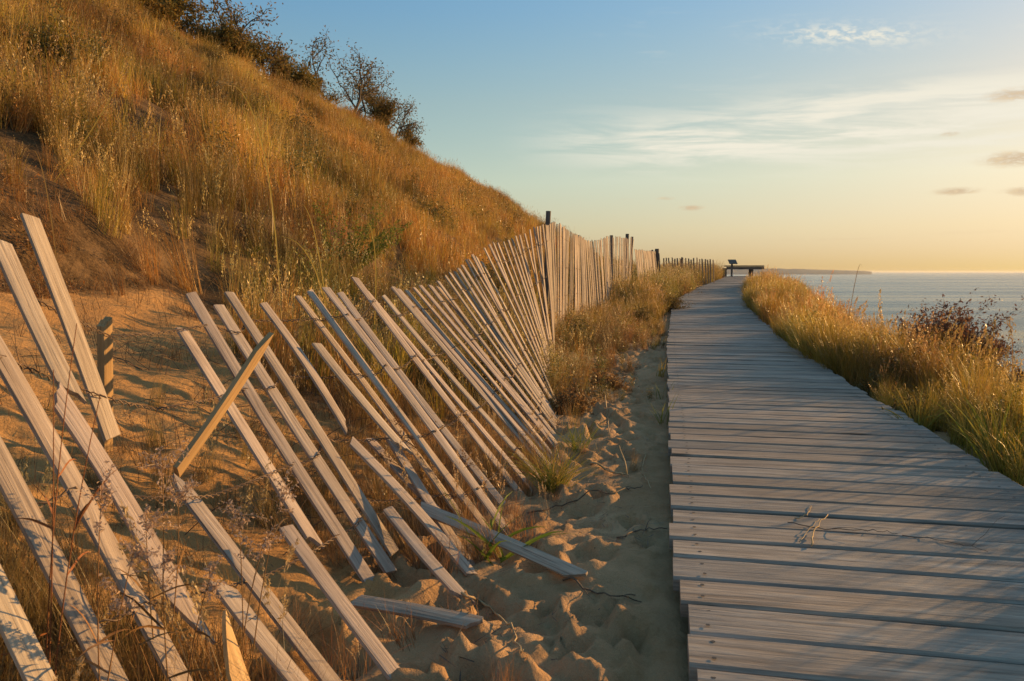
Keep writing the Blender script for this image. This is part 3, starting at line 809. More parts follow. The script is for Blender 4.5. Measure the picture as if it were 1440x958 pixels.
# ------------------------------------------------------------------ grass and weeds (uncountable ground cover)
tufts = bpy.data.collections.new('tufts')
def blades(n, r, L0, L1, w, lean, curve, pal, seg=3, rg=rng, upw=0.0):
    """n tapering arched blades as one vertex/face/colour set"""
    an = rg.uniform(0, 2 * np.pi, n); rr = r * np.sqrt(rg.random(n))
    base = np.stack([rr * np.cos(an), rr * np.sin(an), np.full(n, -.03)], -1)
    Ln = rg.uniform(L0, L1, n); az_ = rg.uniform(0, 2 * np.pi, n)
    le = np.abs(rg.normal(0, lean, n)); cu = np.abs(rg.normal(curve, curve * .6 + .01, n))
    ww = w * rg.uniform(.6, 1.3, n)
    pal = np.array(pal); c = pal[rg.integers(0, len(pal), n)] * rg.uniform(.75, 1.25, (n, 1))
    pts = [base]; th = le.copy(); p = base
    for k in range(seg):
        d = np.stack([np.sin(th) * np.cos(az_), np.sin(th) * np.sin(az_), np.cos(th)], -1)
        p = p + d * (Ln / seg)[:, None]; pts.append(p); th = th + cu * (k + 1) / seg * 1.2
    fa = az_ + rg.uniform(-.9, .9, n) + np.pi / 2
    side = np.stack([np.cos(fa), np.sin(fa), np.zeros(n)], -1)
    V, Cc = [], []
    tap = [1, .85, .55, .08] if seg == 3 else [1] + [1 - .92 * ((k + 1) / seg) ** 1.5 for k in range(seg)]
    for k in range(seg + 1):
        h = (ww * tap[k] / 2)[:, None]
        V += [pts[k] - side * h, pts[k] + side * h]
        t_ = k / seg
        cc = c * (1 - .0 * t_)
        Cc += [cc, cc]
    V = np.stack(V, 1).reshape(-1, 3); Cc = np.stack(Cc, 1).reshape(-1, 3)
    m_ = 2 * (seg + 1)
    b0 = (np.arange(n) * m_)[:, None]
    F = np.concatenate([b0 + np.array([[2 * k, 2 * k + 1, 2 * k + 3, 2 * k + 2]]) for k in range(seg)], 0)
    return V, F, Cc, pts[-1]
def quads(cent, size, cols, rg=rng, stretch=1.0, up=None):
    n = len(cent); a = rg.normal(size=(n, 3))
    if up is not None: a = a * .45 + up
    a /= np.linalg.norm(a, axis=1)[:, None]
    b = np.cross(a, rg.normal(size=(n, 3))); b /= np.linalg.norm(b, axis=1)[:, None]
    s = (size * rg.uniform(.6, 1.3, n))[:, None]
    V = np.stack([cent - a * s * stretch, cent + b * s * .5, cent + a * s * stretch, cent - b * s * .5], 1).reshape(-1, 3)
    F = np.arange(4 * n).reshape(n, 4)
    C_ = np.repeat(cols, 4, 0)
    return V, F, C_
def join(parts):
    V, F, C_ = [], [], []; o = 0
    for v, f, c in parts: V.append(v); F.append(f + o); C_.append(c); o += len(v)
    return np.concatenate(V), np.concatenate(F), np.concatenate(C_)
def proto(name, parts):
    V, F, C_ = join(parts)
    me = np_mesh(name, V, F, {'tint': ('FLOAT_COLOR', np.clip(C_, 0, 1))}); me.materials.append(M_GRASS)
    o = bpy.data.objects.new(name, me); tufts.objects.link(o)
def stalks(n, r, L0, L1, w, lean, pal, head, hl, hs, hpal, nh):
    V, F, C_, tips = blades(n, r, L0, L1, w, lean, .12, pal, 4)
    m_ = 10; P4 = V.reshape(n, m_, 3); dirs = (P4[:, 8] - P4[:, 6]); dirs /= np.linalg.norm(dirs, axis=1)[:, None]
    t_ = rng.random((n, nh)); cent = tips[:, None, :] - dirs[:, None, :] * (t_ * hl)[..., None] + rng.normal(0, head, (n, nh, 3)) * (.35 + .65 * t_[..., None])
    hp = np.array(hpal); cc = hp[rng.integers(0, len(hp), n * nh)] * rng.uniform(.8, 1.2, (n * nh, 1))
    q = quads(cent.reshape(-1, 3), hs, cc, stretch=1.6, up=np.repeat(dirs, nh, 0))
    return [(V, F, C_), q]
def forb(n, r, L0, L1, lean, pal, lpal, nl, ls, spread):
    V, F, C_, tips = blades(n, r, L0, L1, .004, lean, .08, pal, 4)
    P4 = V.reshape(n, 10, 3); mid = (P4[:, 0::2] + P4[:, 1::2]) / 2                    # n,5,3
    t_ = rng.uniform(1.0, 3.99, (n, nl)); k0 = np.floor(t_).astype(int); fr = (t_ - k0)[..., None]
    ar = np.arange(n)[:, None]
    cent = mid[ar, k0] * (1 - fr) + mid[ar, np.minimum(k0 + 1, 4)] * fr + rng.normal(0, spread, (n, nl, 3))
    lp = np.array(lpal); cc = lp[rng.integers(0, len(lp), n * nl)] * rng.uniform(.7, 1.3, (n * nl, 1))
    return [(V, F, C_), quads(cent.reshape(-1, 3), ls, cc, stretch=1.5)]
GOLD = [(.30, .19, .065), (.34, .22, .09), (.26, .15, .05), (.22, .15, .045)]
RUST = [(.28, .125, .04), (.32, .15, .05), (.24, .13, .05), (.34, .21, .09)]
GREEN = [(.18, .16, .03), (.22, .18, .035), (.15, .145, .03), (.26, .19, .05)]
YGREEN = [(.30, .22, .04), (.34, .24, .05), (.23, .19, .035), (.38, .26, .07)]
BROWN = [(.14, .085, .04), (.18, .11, .05), (.10, .06, .03), (.22, .14, .07)]
STRAW = [(.42, .31, .16), (.36, .25, .11), (.46, .34, .19)]
# 00-03 golden bunch grass, 04-06 green marram, 07-08 dry litter weeds, 09-10 plumed stalks, 11-12 leafy forbs, 13 far gold, 14 far green, 15 far rust, 16 dark low shrub
def B(*a, **k): return blades(*a, **k)[:3]
proto('tuft_00', [B(70, .09, .30, .62, .0034, .16, .20, GOLD), B(14, .1, .1, .3, .004, .5, .5, BROWN)])
proto('tuft_01', [B(70, .09, .30, .66, .0034, .14, .16, RUST)] + stalks(8, .07, .5, .75, .002, .14, RUST, .007, .16, .007, STRAW, 14))
proto('tuft_02', [B(60, .10, .25, .55, .0036, .22, .26, GOLD + GREEN)] + stalks(6, .07, .5, .72, .002, .14, GOLD, .007, .2, .007, STRAW, 16))
proto('tuft_03', [B(60, .11, .2, .5, .0036, .28, .3, RUST + BROWN)])
proto('tuft_04', [B(46, .10, .35, .75, .0065, .20, .34, YGREEN)])
proto('tuft_05', [B(46, .12, .25, .60, .006, .3, .4, YGREEN + GREEN), B(14, .1, .2, .5, .005, .4, .5, STRAW)])
proto('tuft_06', [B(40, .10, .3, .65, .006, .22, .34, GREEN + YGREEN)] + stalks(4, .06, .55, .8, .0025, .15, STRAW, .008, .14, .008, STRAW, 22))
proto('tuft_07', [B(46, .14, .08, .26, .003, .7, .5, BROWN + RUST)])
proto('tuft_08', forb(10, .08, .14, .34, .45, BROWN, BROWN + RUST + [(.10, .10, .03)], 16, .010, .02))
proto('tuft_09', [B(14, .06, .2, .45, .004, .3, .3, GOLD)] + stalks(7, .07, .55, .95, .0026, .12, STRAW, .010, .18, .009, STRAW, 34))
proto('tuft_10', [B(10, .06, .2, .45, .004, .3, .3, RUST)] + stalks(5, .07, .6, 1.0, .0024, .10, GOLD, .022, .26, .007, [(.34, .22, .12), (.28, .16, .08)], 36))
proto('tuft_11', forb(12, .08, .3, .62, .22, BROWN, [(.12, .12, .03), (.16, .13, .035), (.2, .13, .04)], 30, .014, .025))
proto('tuft_12', forb(14, .10, .2, .5, .35, BROWN, BROWN + RUST, 28, .012, .025))
proto('tuft_13', [B(40, .20, .35, .75, .009, .18, .2, GOLD + RUST)])
proto('tuft_14', [B(40, .20, .35, .70, .010, .2, .25, GOLD + GREEN + YGREEN)])
proto('tuft_15', [B(36, .20, .3, .65, .009, .2, .2, RUST + BROWN)] + stalks(8, .2, .6, .95, .006, .14, GOLD, .012, .2, .010, GOLD, 12))
proto('tuft_16', forb(16, .22, .3, .75, .35, BROWN, [(.09, .085, .025), (.13, .095, .03), (.07, .07, .025), (.15, .10, .035)], 80, .018, .06))

proto('tuft_18', [B(9, .10, .10, .32, .0022, .5, .5, [(.12, .06, .03), (.17, .09, .04), (.08, .05, .03), (.26, .16, .07)], seg=4), B(5, .14, .05, .16, .0016, .9, .4, BROWN, seg=4)])
proto('tuft_17', [B(16, .16, .03, .14, .0032, .05, .0, STRAW + BROWN + RUST), B(10, .16, .02, .07, .006, .05, .0, BROWN)])
_o = tufts.objects['tuft_17'].data; _v = np.zeros(len(_o.vertices) * 3, np.float32); _o.vertices.foreach_get('co', _v); _v = _v.reshape(-1, 3)
_g = np.repeat(rng.uniform(0, 2 * np.pi, len(_v) // 8), 8); _h0 = np.repeat(_v[::8, :2], 8, 0); _L = _v[:, 2] + .03
_v = np.stack([_h0[:, 0] + _L * np.cos(_g) + (_v[:, 1] - _h0[:, 1]), _h0[:, 1] + _L * np.sin(_g) + (_v[:, 0] - _h0[:, 0]), .004 + .12 * _L * np.sin(_g * 3) ** 2], -1)
_o.vertices.foreach_set('co', _v.astype(np.float32).ravel()); _o.update()
def gn_scatter(name, label, pts, pid, rot, scl, patch):
    me = bpy.data.meshes.new(name); me.vertices.add(len(pts)); me.vertices.foreach_set('co', np.asarray(pts, np.float32).ravel())
    for an, typ, key, arr in (('pid', 'INT', 'value', np.asarray(pid, np.int32)), ('rot', 'FLOAT_VECTOR', 'vector', np.asarray(rot, np.float32)),
                              ('scl', 'FLOAT_VECTOR', 'vector', np.asarray(scl, np.float32)),
                              ('patch', 'FLOAT_COLOR', 'color', np.concatenate([np.asarray(patch, np.float32), np.ones((len(pts), 1), np.float32)], 1))):
        a = me.attributes.new(an, typ, 'POINT'); a.data.foreach_set(key, arr.ravel())
    o = link(bpy.data.objects.new(name, me)); tag(o, label, 'grass', kind='stuff')
    g = bpy.data.node_groups.new(name + '_scatter', 'GeometryNodeTree')
    g.interface.new_socket('Geometry', in_out='INPUT', socket_type='NodeSocketGeometry')
    g.interface.new_socket('Geometry', in_out='OUTPUT', socket_type='NodeSocketGeometry')
    n = g.nodes; l = g.links
    gi = n.new('NodeGroupInput'); go = n.new('NodeGroupOutput'); ip = n.new('GeometryNodeInstanceOnPoints')
    ci = n.new('GeometryNodeCollectionInfo'); ci.inputs['Collection'].default_value = tufts
    ci.inputs['Separate Children'].default_value = True; ci.inputs['Reset Children'].default_value = True
    def na(nm, dt):
        x = n.new('GeometryNodeInputNamedAttribute'); x.data_type = dt; x.inputs['Name'].default_value = nm; return x.outputs['Attribute']
    er = n.new('FunctionNodeEulerToRotation'); l.new(na('rot', 'FLOAT_VECTOR'), er.inputs[0])
    l.new(gi.outputs[0], ip.inputs['Points']); l.new(ci.outputs[0], ip.inputs['Instance'])
    ip.inputs['Pick Instance'].default_value = True
    l.new(na('pid', 'INT'), ip.inputs['Instance Index']); l.new(er.outputs[0], ip.inputs['Rotation']); l.new(na('scl', 'FLOAT_VECTOR'), ip.inputs['Scale'])
    l.new(ip.outputs[0], go.inputs[0])
    md = o.modifiers.new('scatter', 'NODES'); md.node_group = g
    return o
def pix(x, y, z):
    c, s = math.cos(PITCH), math.sin(PITCH)
    dy, dz = y, z - EYE
    dep = dy * c - dz * s; upv = dy * s + dz * c
    dep = np.where(dep < .05, .05, dep)
    return CX + FPX * x / dep, CY - FPX * upv / dep, dep
def pick(n, opts, w):
    w = np.array(w, float); return np.array(opts)[rng.choice(len(opts), n, p=w / w.sum())]
def scatter(name, label, x, y, keep, choose, smin, smax, tiltk=.12):
    x, y = x[keep], y[keep]; z = H(x, y)
    n = len(x); pid, sc, pc = choose(x, y, z)
    s = rng.uniform(smin, smax, n) * sc
    rot = np.stack([rng.normal(0, tiltk, n), rng.normal(0, tiltk, n), rng.uniform(0, 2 * np.pi, n)], -1)
    scl = np.stack([s, s, s * rng.uniform(.8, 1.2, n)], -1)
    return gn_scatter(name, label, np.stack([x, y, z], -1), pid, rot, scl, np.clip(pc, 0, 2))

# hillside
n0 = 60000
hy = 1.0 + 64 * rng.random(n0) ** 1.5; hvv = -.7 - 21.5 * rng.random(n0)
hx = STR(hy) + hvv / .981
hz = H(hx, hy, False); hpx, hpy, hd = pix(hx, hy, hz)
vg = veg(hx, hy)
clump = fbm(hx * .9, hy * .9, 3, 33)
keep = (rng.random(n0) < vg * np.clip(.95 + 1.6 * clump, .12, 1)) & (hpx > -260) & (hpx < 1050) & (hpy > -330) & (hd > 1.2) & (hy > 2.2)
def ch_hill(x, y, z):
    n = len(x); d = np.hypot(x, y)
    nearp = pick(n, [0, 1, 2, 3, 4, 9, 10, 11, 12, 7], [3.6, 3.0, 3.5, 2.4, .5, .5, 1.3, .4, .8, 1.8])
    farp = pick(n, [13, 14, 15, 16], [3.4, 2.8, 1.7, .2])
    pid = np.where(d + rng.normal(0, 1.5, n) < 9.5, nearp, farp)
    g = fbm(x * .35, y * .35, 3, 61); r_ = fbm(x * .5, y * .5, 3, 67); dk = .95 + 1.1 * fbm(x * .9, y * .9, 3, 63)
    pc = 1.2 * np.stack([dk * (1.10 - .22 * g), dk * (1.04 + .08 * g - .05 * r_), dk * (.74 + .05 * g)], -1)
    sc = np.clip(.84 + .9 * fbm(x * .8, y * .8, 3, 64), .38, 1.3) * (.72 + .28 * sstep(-.75 - (x - STR(y)) * .981, 2.8, 4.5) + .35 * np.exp(-((y + .2 * x - 4.9) / 1.0) ** 2) * (1 - sstep(-.75 - (x - STR(y)) * .981, 2.0, 3.2)))
    return pid, sc, pc
scatter('hill_grass', 'golden and rust coloured dry grass covering the dune slope', hx, hy, keep, ch_hill, .65, 1.1)

# bank on the lake side of the boardwalk
n0 = 42000
by = -1.5 + 39 * rng.random(n0) ** 1.35; bb = .04 + 5.2 * rng.random(n0) ** 1.5
bx = xl(by) + (DW + bb) / cph(by)
keep = (rng.random(n0) < veg(bx, by) * np.where(bb < 3, 1., .5) * np.clip(.95 + 1.6 * fbm(bx * 1.2, by * 1.2, 3, 165), .12, 1) * (1 - sstep(by, 21, 24) * (1 - sstep(bb, 1.0, 1.6))))
def ch_bank(x, y, z):
    n = len(x); d = np.hypot(x, y); b = (x - xl(y)) * cph(y) - DW
    g = fbm(x * .5, y * .5, 3, 161)
    nearp = pick(n, [4, 5, 6, 0, 2, 9, 12, 11, 7, 10], [3, 3, 2.0, 1.2, 1.0, .55, .8, .8, 1.2, .25])
    farp = pick(n, [4, 5, 6, 14, 13, 10, 9], [2.5, 2.5, 2.0, .9, .5, .22, .25])
    pid = np.where(d < 9, nearp, farp)
    pid = np.where((b < .38) & (rng.random(n) < .6), pick(n, [7, 5, 4], [2, 2.5, 1.5]), pid)
    dk = 1.02 + .8 * fbm(x * 1.3, y * 1.3, 3, 163)
    pc = 1.18 * np.stack([dk * (1.10 - .34 * g), dk * (1.0 + .12 * g), dk * (.70 - .1 * g)], -1)
    sc = np.clip(.62 + .62 * fbm(x * 1.1, y * 1.1, 3, 164), .26, 1.15) * np.where(b < .35, .6 + .4 * sstep(y, 4.5, 7), 1.) * (.92 + .34 * (1 - sstep(y, 2.0, 3.0)) + .24 * sstep(y, 4, 7) - .10 * sstep(y, 8, 14)) * (1 - .62 * sstep(y, 22, 29) * (1 - sstep(b, .5, 1.6)))
    return pid, sc, pc
scatter('bank_grass', 'yellow green marram grass on the bank between boardwalk and lake', bx, by, keep, ch_bank, .6, 1.0, .16)

# weeds round the fence foot and along the boardwalk
n0 = 26000
fy = 1.0 + 33 * rng.random(n0) ** 1.6; fv = -2.4 + 2.36 * rng.random(n0)
fx = xl(fy) + fv / cph(fy)
vgf = veg(fx, fy)
under = np.exp(-((fv + .95) / .45) ** 2) * sstep(fy, 1.9, 2.6) * (1 - sstep(fy, 4, 5)) * .42
corner = (1 - sstep(fy + .45 * fv, .90, 1.25)) * sstep(-fv, .72, 1.0) * .85
few = .03 * sstep(-fv, .25, .6) + .07 * sstep(-fv, .9, 1.3) + .22 * sstep(fy, 4.2, 6) * sstep(fbm(fx * 1.5, fy * 1.5, 2, 266), .05, .3)
keep = (rng.random(n0) < np.maximum.reduce([vgf * .9, under, corner, few])) & (fy > 1.05)
keep &= ~((fy < 5) & (fv < -1.9) & (vgf < .3) & (corner < .2) & (rng.random(n0) < .8))
def ch_foot(x, y, z):
    n = len(x); v = (x - xl(y)) * cph(y)
    near_ = y < 4.5
    pid = pick(n, [0, 1, 3, 8, 12, 11, 7, 2, 5, 10], [1, 1.5, 2, 1.6, 2.2, 1.4, 2, 1, .7, .4])
    far_ = pick(n, [0, 2, 4, 5, 12, 11, 3, 6], [1, 1.2, 2.4, 2.2, .8, .6, .8, 1.2])
    pid = np.where(near_, pick(n, [7, 0, 3, 9], [3, 1.2, 2.5, .3]), np.where(y > 9, far_, pid))
    g = fbm(x * .6, y * .6, 3, 261); dk = 1 + .4 * fbm(x, y, 2, 263)
    pc = np.stack([dk * (1 - .3 * g), dk * (1 + .1 * g), dk], -1)
    corner_ = (1 - sstep(y + .45 * v, .95, 1.35)) * sstep(-v, .72, 1.0)
    sc = np.where(near_, np.where(y < 1.7, .55, .44) + .2 * rng.random(n), .7 + .28 * sstep(y, 10.5, 13)) * np.where((v > -.45) & (y < 11), .6, 1.) * np.where(y < 7.5, .72, 1) * np.where((y >= 7.5) & (y < 12), .75, 1)
    return pid, sc, pc
scatter('fence_weeds', 'brown and green weeds tangled round the foot of the snow fence', fx, fy, keep, ch_foot, .6, 1.05, .2)

# ------------------------------------------------------------------ single plants, shrubs and trees
rp = random.Random(77)
def nrm(v): v = np.asarray(v, float); return v / (np.linalg.norm(v) + 1e-9)
def leaf(mb, c, size, col, r=rp, stretch=1.6, up=None):
    d = nrm([r.gauss(0, 1), r.gauss(0, 1), r.gauss(0, 1)])
    if up is not None: d = nrm(np.asarray(up) + .6 * d)
    e = nrm(np.cross(d, [r.gauss(0, 1), r.gauss(0, 1), r.gauss(0, 1)])); n_ = np.cross(d, e)
    s_ = size * r.uniform(.6, 1.3); k = r.uniform(.75, 1.25)
    c = np.asarray(c, float)
    mb.add([c - d * s_ * stretch / 2, c + e * s_ * .3 + n_ * s_ * .08, c + d * s_ * stretch / 2, c - e * s_ * .3 + n_ * s_ * .08], [(0, 1, 2, 3)], tuple(min(1, x * k) for x in col))
def branch(tm, cm, p, d, ln, rad, lvl, P_, r=rp):
    """a crooked limb that forks; leaves clump round the last forks"""
    n = 4; pts = [np.array(p, float)]; dd = nrm(d)
    for k in range(n):
        dd = nrm(dd + np.array([r.gauss(0, P_['crook']), r.gauss(0, P_['crook']), r.gauss(0, P_['crook']) + P_['up']]))
        pts.append(pts[-1] + dd * ln / n)
    tm.tube(pts, [rad * (1 - .5 * k / n) for k in range(n + 1)], 5 if lvl < 2 else 4, (1, 1, 1), cap=False)
    if lvl >= P_['levels'] - 1 and cm is not None:
        for k in range(P_['leaves']):
            q = pts[r.randrange(1, n + 1)]; c = q + np.array([r.gauss(0, 1), r.gauss(0, 1), r.gauss(0, .9)]) * P_['clump']
            leaf(cm, c, P_['size'], r.choice(P_['cols']), r)
    if lvl < P_['levels']:
        for k in range(P_['forks']):
            i = r.randrange(max(1, n - 2 - (lvl > 0)), n + 1)
            side = nrm(np.cross(dd, [r.gauss(0, 1), r.gauss(0, 1), r.gauss(0, 1)]))
            branch(tm, cm, pts[i], nrm(dd + side * P_['spread'] * r.uniform(.6, 1.3)), ln * r.uniform(.55, .82), rad * .55, lvl + 1, P_, r)
def woody(name, label, cat, base, h, stems, lean, P_, group=None, rad=None, crown='crown', trunk='trunk'):
    root = thing(name, label, cat, base, group); tm, cm = MB(), MB(); b = np.array(base, float)
    for k in range(stems):
        an = rp.uniform(0, 2 * math.pi)
        d = np.array([math.cos(an) * lean + P_.get('dx', 0), math.sin(an) * lean, 1.])
        branch(tm, cm, b + np.array([math.cos(an), math.sin(an), 0]) * h * .04 - np.array([0, 0, .08]), d, h * P_.get('first', .42) * rp.uniform(.8, 1.15), rad or h * .022, 0, P_)
    tm.build(trunk, M_BARK, root, True)
    if cm.v: cm.build(crown, M_LEAF, root)
    return root
OLIVE = [(.15, .12, .03), (.19, .14, .035), (.12, .105, .03), (.24, .16, .045)]
AUT = [(.17, .11, .03), (.14, .09, .028), (.12, .10, .03), (.21, .13, .035)]
def ridge(px, back=0.):
    """a spot on the crest of the dune that appears at column px"""
    yv = np.linspace(6, 56, 900); best = None
    lat = 16.3 + back
    x = STR(yv) - lat / .981; z = H(x, yv); qx, qy, dd = pix(x, yv, z)
    i = int(np.argmin(np.abs(qx - px))); return np.array([x[i], yv[i], z[i] - .05]), float(dd[i])
dense_P = dict(levels=3, forks=3, crook=.16, up=.03, spread=.75, leaves=40, clump=.17, size=.09, cols=OLIVE, first=.36)
airy_P = dict(levels=3, forks=3, crook=.20, up=.02, spread=.8, leaves=24, clump=.12, size=.085, cols=OLIVE, first=.44)
bare_P = dict(levels=3, forks=3, crook=.20, up=.03, spread=.6, leaves=8, clump=.08, size=.07, cols=AUT, first=.45)
TG = 'trees and shrubs along the crest of the dune'
for (px, hp, kind, stems, lean, label, back) in (
        (130, 62, 'd', 5, .6, 'dense rusty shrub at the very top of the dune, highest on the crest', .3),
        (178, 74, 'd', 6, .6, 'broad bushy olive shrub cut off by the top edge, left of a thin bare one', .2),
        (222, 78, 'd', 5, .5, 'rounded brownish shrub on the crest beside a leafless thin tree', .3),
        (246, 72, 'b', 4, .5, 'thin nearly bare tree with wispy twigs on the dune crest', .8),
        (312, 100, 'a', 3, .55, 'tallest open crowned tree on the crest, crooked dark limbs against the sky', .6),
        (283, 52, 'd', 4, .6, 'low dense bush at the foot of the tallest crooked tree', .1),
        (342, 62, 'd', 4, .5, 'low golden olive bush between two crooked trees', .1),
        (352, 78, 'a', 2, .45, 'small loose tree with two leaf clusters, next to the tallest tree', .8),
        (384, 84, 'a', 2, .5, 'crooked small tree with rounded open crown leaning right', .4),
        (414, 52, 'd', 5, .55, 'dense pair of rounded bushes right of the crooked small tree', .2),
        (446, 56, 'd', 4, .5, 'dark bush just left of a slim open tree lower on the crest', .2),
        (486, 80, 'a', 3, .4, 'slim open tree with airy tufts lower down the crest', .5),
        (518, 48, 'd', 4, .5, 'small brown bush right below the slim open tree', .2),
        (545, 62, 'a', 4, .45, 'loose bush with feathery upright tips, second last down the crest', .3),
        (573, 36, 'a', 3, .4, 'smallest bush, last one down the crest before the open grass', .2)):
    b, dd = ridge(px, back); h = hp / FPX * dd * (1.4 if kind == 'd' else 1.6)
    P_ = dict({'d': dense_P, 'a': airy_P, 'b': bare_P}[kind]); k = h / 2.6
    P_['clump'] *= k; P_['size'] *= .75 + .25 * k; P_['cols'] = rp.choice([OLIVE, OLIVE + AUT, AUT])
    woody('tree' if kind != 'd' else 'bush', label, 'tree' if kind != 'd' else 'bush', b, h, stems, lean, P_, TG)

def plant(name, label, cat, base, group=None): return thing(name, label, cat, base, group)
def arc(b, tipdir, ln, droop, n=8, wob=.03):
    pts = [np.array(b, float)]; d = nrm(tipdir)
    for k in range(n):
        pts.append(pts[-1] + d * ln / n)
        d = nrm(d + np.array([rp.gauss(0, wob), rp.gauss(0, wob), rp.gauss(0, wob) - droop * (k + 1) / n]))
    return pts
def strip(mb, pts, w, col, flat=None):
    """a flat tapering blade with a slight fold"""
    V, F = [], []; n = len(pts)
    t0 = nrm(pts[-1] - pts[0]); sd = nrm(np.cross(t0, flat if flat is not None else [rp.gauss(0, 1), rp.gauss(0, 1), rp.gauss(0, .3)]))
    for i, p in enumerate(pts):
        q = i / (n - 1); h = w / 2 * (1 - q ** 2.2 * .97) * min(1, .55 + 2 * q); up = np.cross(sd, t0) * h * .35
        V += [p - sd * h + up, p, p + sd * h + up]
    for i in range(n - 1):
        F += [(3 * i, 3 * i + 1, 3 * i + 4, 3 * i + 3), (3 * i + 1, 3 * i + 2, 3 * i + 5, 3 * i + 4)]
    k = rp.uniform(.8, 1.2); mb.add(V, F, tuple(min(1, c * k) for c in col))

# feathery green bush that fans out above the fence
b = ground(478, 398, 3.5); root = plant('wormwood_bush', 'feathery green bush fanning out to the right on the slope above the fence', 'bush', b)
st_, fo = MB(), MB()
for k in range(44):
    an = rp.uniform(-1.2, 1.3); d = np.array([math.sin(an) * .75 + .38, rp.uniform(-.4, .5), 1.0])
    pts = arc(b + np.array([rp.gauss(0, .03), rp.gauss(0, .04), -.02]), d, rp.uniform(.52, .92), .04, 9)
    st_.tube(pts, [.0028 - .0018 * q / 9 for q in range(10)], 4, (.55, .5, .35), cap=False)
    for i in range(2, 10):
        for j in range(13 if i > 3 else 5):
            q = pts[i] + (pts[i] - pts[i - 1]) * rp.uniform(-1, 0) + np.array([rp.gauss(0, .011)] * 3) * 1.0 + np.array([rp.gauss(0, .010), rp.gauss(0, .010), rp.gauss(0, .010)])
            leaf(fo, q, .017, rp.choice([(.15, .19, .03), (.20, .22, .035), (.12, .15, .03), (.26, .24, .05)]), rp, 1.8, pts[i] - pts[i - 1])
st_.build('stem', M_TWIG, root, True); fo.build('foliage', M_LEAF, root)

# dark red shrub on the brink
Y = 7.0; b = P(1318, 505, Y); b[2] = Hs(b[0], Y)
red_P = dict(levels=3, forks=4, crook=.10, up=.02, spread=.36, leaves=9, clump=.022, size=.024, cols=[(.11, .055, .04), (.14, .065, .045), (.10, .06, .045), (.17, .09, .055)], first=.42, dx=-.02)
woody('shrub', 'reddish brown bare twigged shrub standing against the lake', 'shrub', b, .94, 22, .36, red_P, None, .006, 'seed_heads', 'stems')
Y = 5.3; b = P(1446, 560, Y); b[2] = Hs(b[0], Y)
woody('shrub', 'small dark red shrub cut by the right edge of the picture', 'shrub', b, .62, 6, .35, dict(red_P), None, .005, 'seed_heads', 'stems')

# green tufts on the sand
def tuft(name, label, cat, base, n, l0, l1, w, lean, cols, droop=.25, az0=None, spread=math.pi):
    root_mb = MB()
    for k in range(n):
        an = (az0 if az0 is not None else 0) + rp.uniform(-spread, spread)
        d = np.array([math.cos(an) * lean * rp.uniform(.2, 1.3), math.sin(an) * lean * rp.uniform(.2, 1.3), 1.])
        strip(root_mb, arc(base + np.array([rp.gauss(0, .02), rp.gauss(0, .02), -.015]), d, rp.uniform(l0, l1), droop, 6), w * rp.uniform(.7, 1.2), rp.choice(cols))
    o = root_mb.build(name, M_LEAF, None, origin=base); return tag(o, label, cat)
FRESH = [(.16, .18, .025), (.20, .21, .03), (.13, .16, .025), (.26, .24, .05)]
tuft('grass_tuft', 'bright green grass tuft at the fence foot, spilling onto the sand path', 'grass', ground(778, 690), 240, .10, .30, .0024, 1.0, FRESH + YGREEN, .35)
tuft('grass_tuft', 'smaller green tuft above the bright one at the fence foot', 'grass', ground(812, 632), 60, .10, .24, .0034, .8, FRESH, .3)
tuft('grass_clump', 'broad bladed green grass sprawling beside the long fallen slat', 'grass', ground(690, 782), 13, .14, .34, .013, 1.5, [(.13, .19, .025), (.16, .21, .03)], .28)
tuft('grass_tuft', 'thin green blades against the left edge of the boardwalk, nearer pair', 'grass', ground(932, 596), 12, .10, .22, .005, .5, FRESH, .2)
tuft('grass_tuft', 'short green blades against the boardwalk where its sections meet', 'grass', ground(933, 562), 12, .08, .18, .005, .5, FRESH, .2)
tuft('grass_tuft', 'small grassy tuft in shade at the boardwalk edge by the section joint', 'grass', ground(930, 530), 16, .08, .2, .006, .5, YGREEN, .2)
tuft('grass_clump', 'green blades arching over the right edge of the boardwalk', 'grass', ground(1290, 612), 26, .16, .38, .009, .8, FRESH + YGREEN, .32)
tuft('grass_clump', 'tall bright green grass clump at the right picture edge', 'grass', ground(1405, 668), 60, .22, .46, .009, .6, FRESH + YGREEN, .28)
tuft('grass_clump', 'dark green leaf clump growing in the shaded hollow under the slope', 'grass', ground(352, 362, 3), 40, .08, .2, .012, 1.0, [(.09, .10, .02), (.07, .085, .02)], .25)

# dry bushes
dry_P = dict(levels=3, forks=3, crook=.2, up=.02, spread=.8, leaves=6, clump=.03, size=.02, cols=[(.20, .11, .045), (.15, .085, .04), (.25, .15, .06)], first=.42)
for (px, py, h, label) in ((850, 545, .26, 'brown dry bush between the upright fence and the path'),
                           (812, 575, .22, 'low brown weed bush against the end of the leaning slats'),
                           (905, 462, .40, 'dark olive weed bush beside the boardwalk below the far posts'),
                           (938, 440, .45, 'darkest weed clump hugging the left boardwalk edge at the bend'),
                           (1232, 560, .22, 'dark brown dead bush on the right bank nearest the section joint'),
                           (1288, 588, .20, 'dark brown dead bush low on the right bank beside the near planks')):
    b = ground(px, py); P_ = dict(dry_P)
    if 'ark' in label: P_['cols'] = [(.11, .08, .03), (.15, .10, .035), (.09, .075, .025)]; P_['leaves'] = 7
    woody('dry_bush', label, 'bush', b, h, 9, .7, P_, None, .004, 'foliage', 'stems')

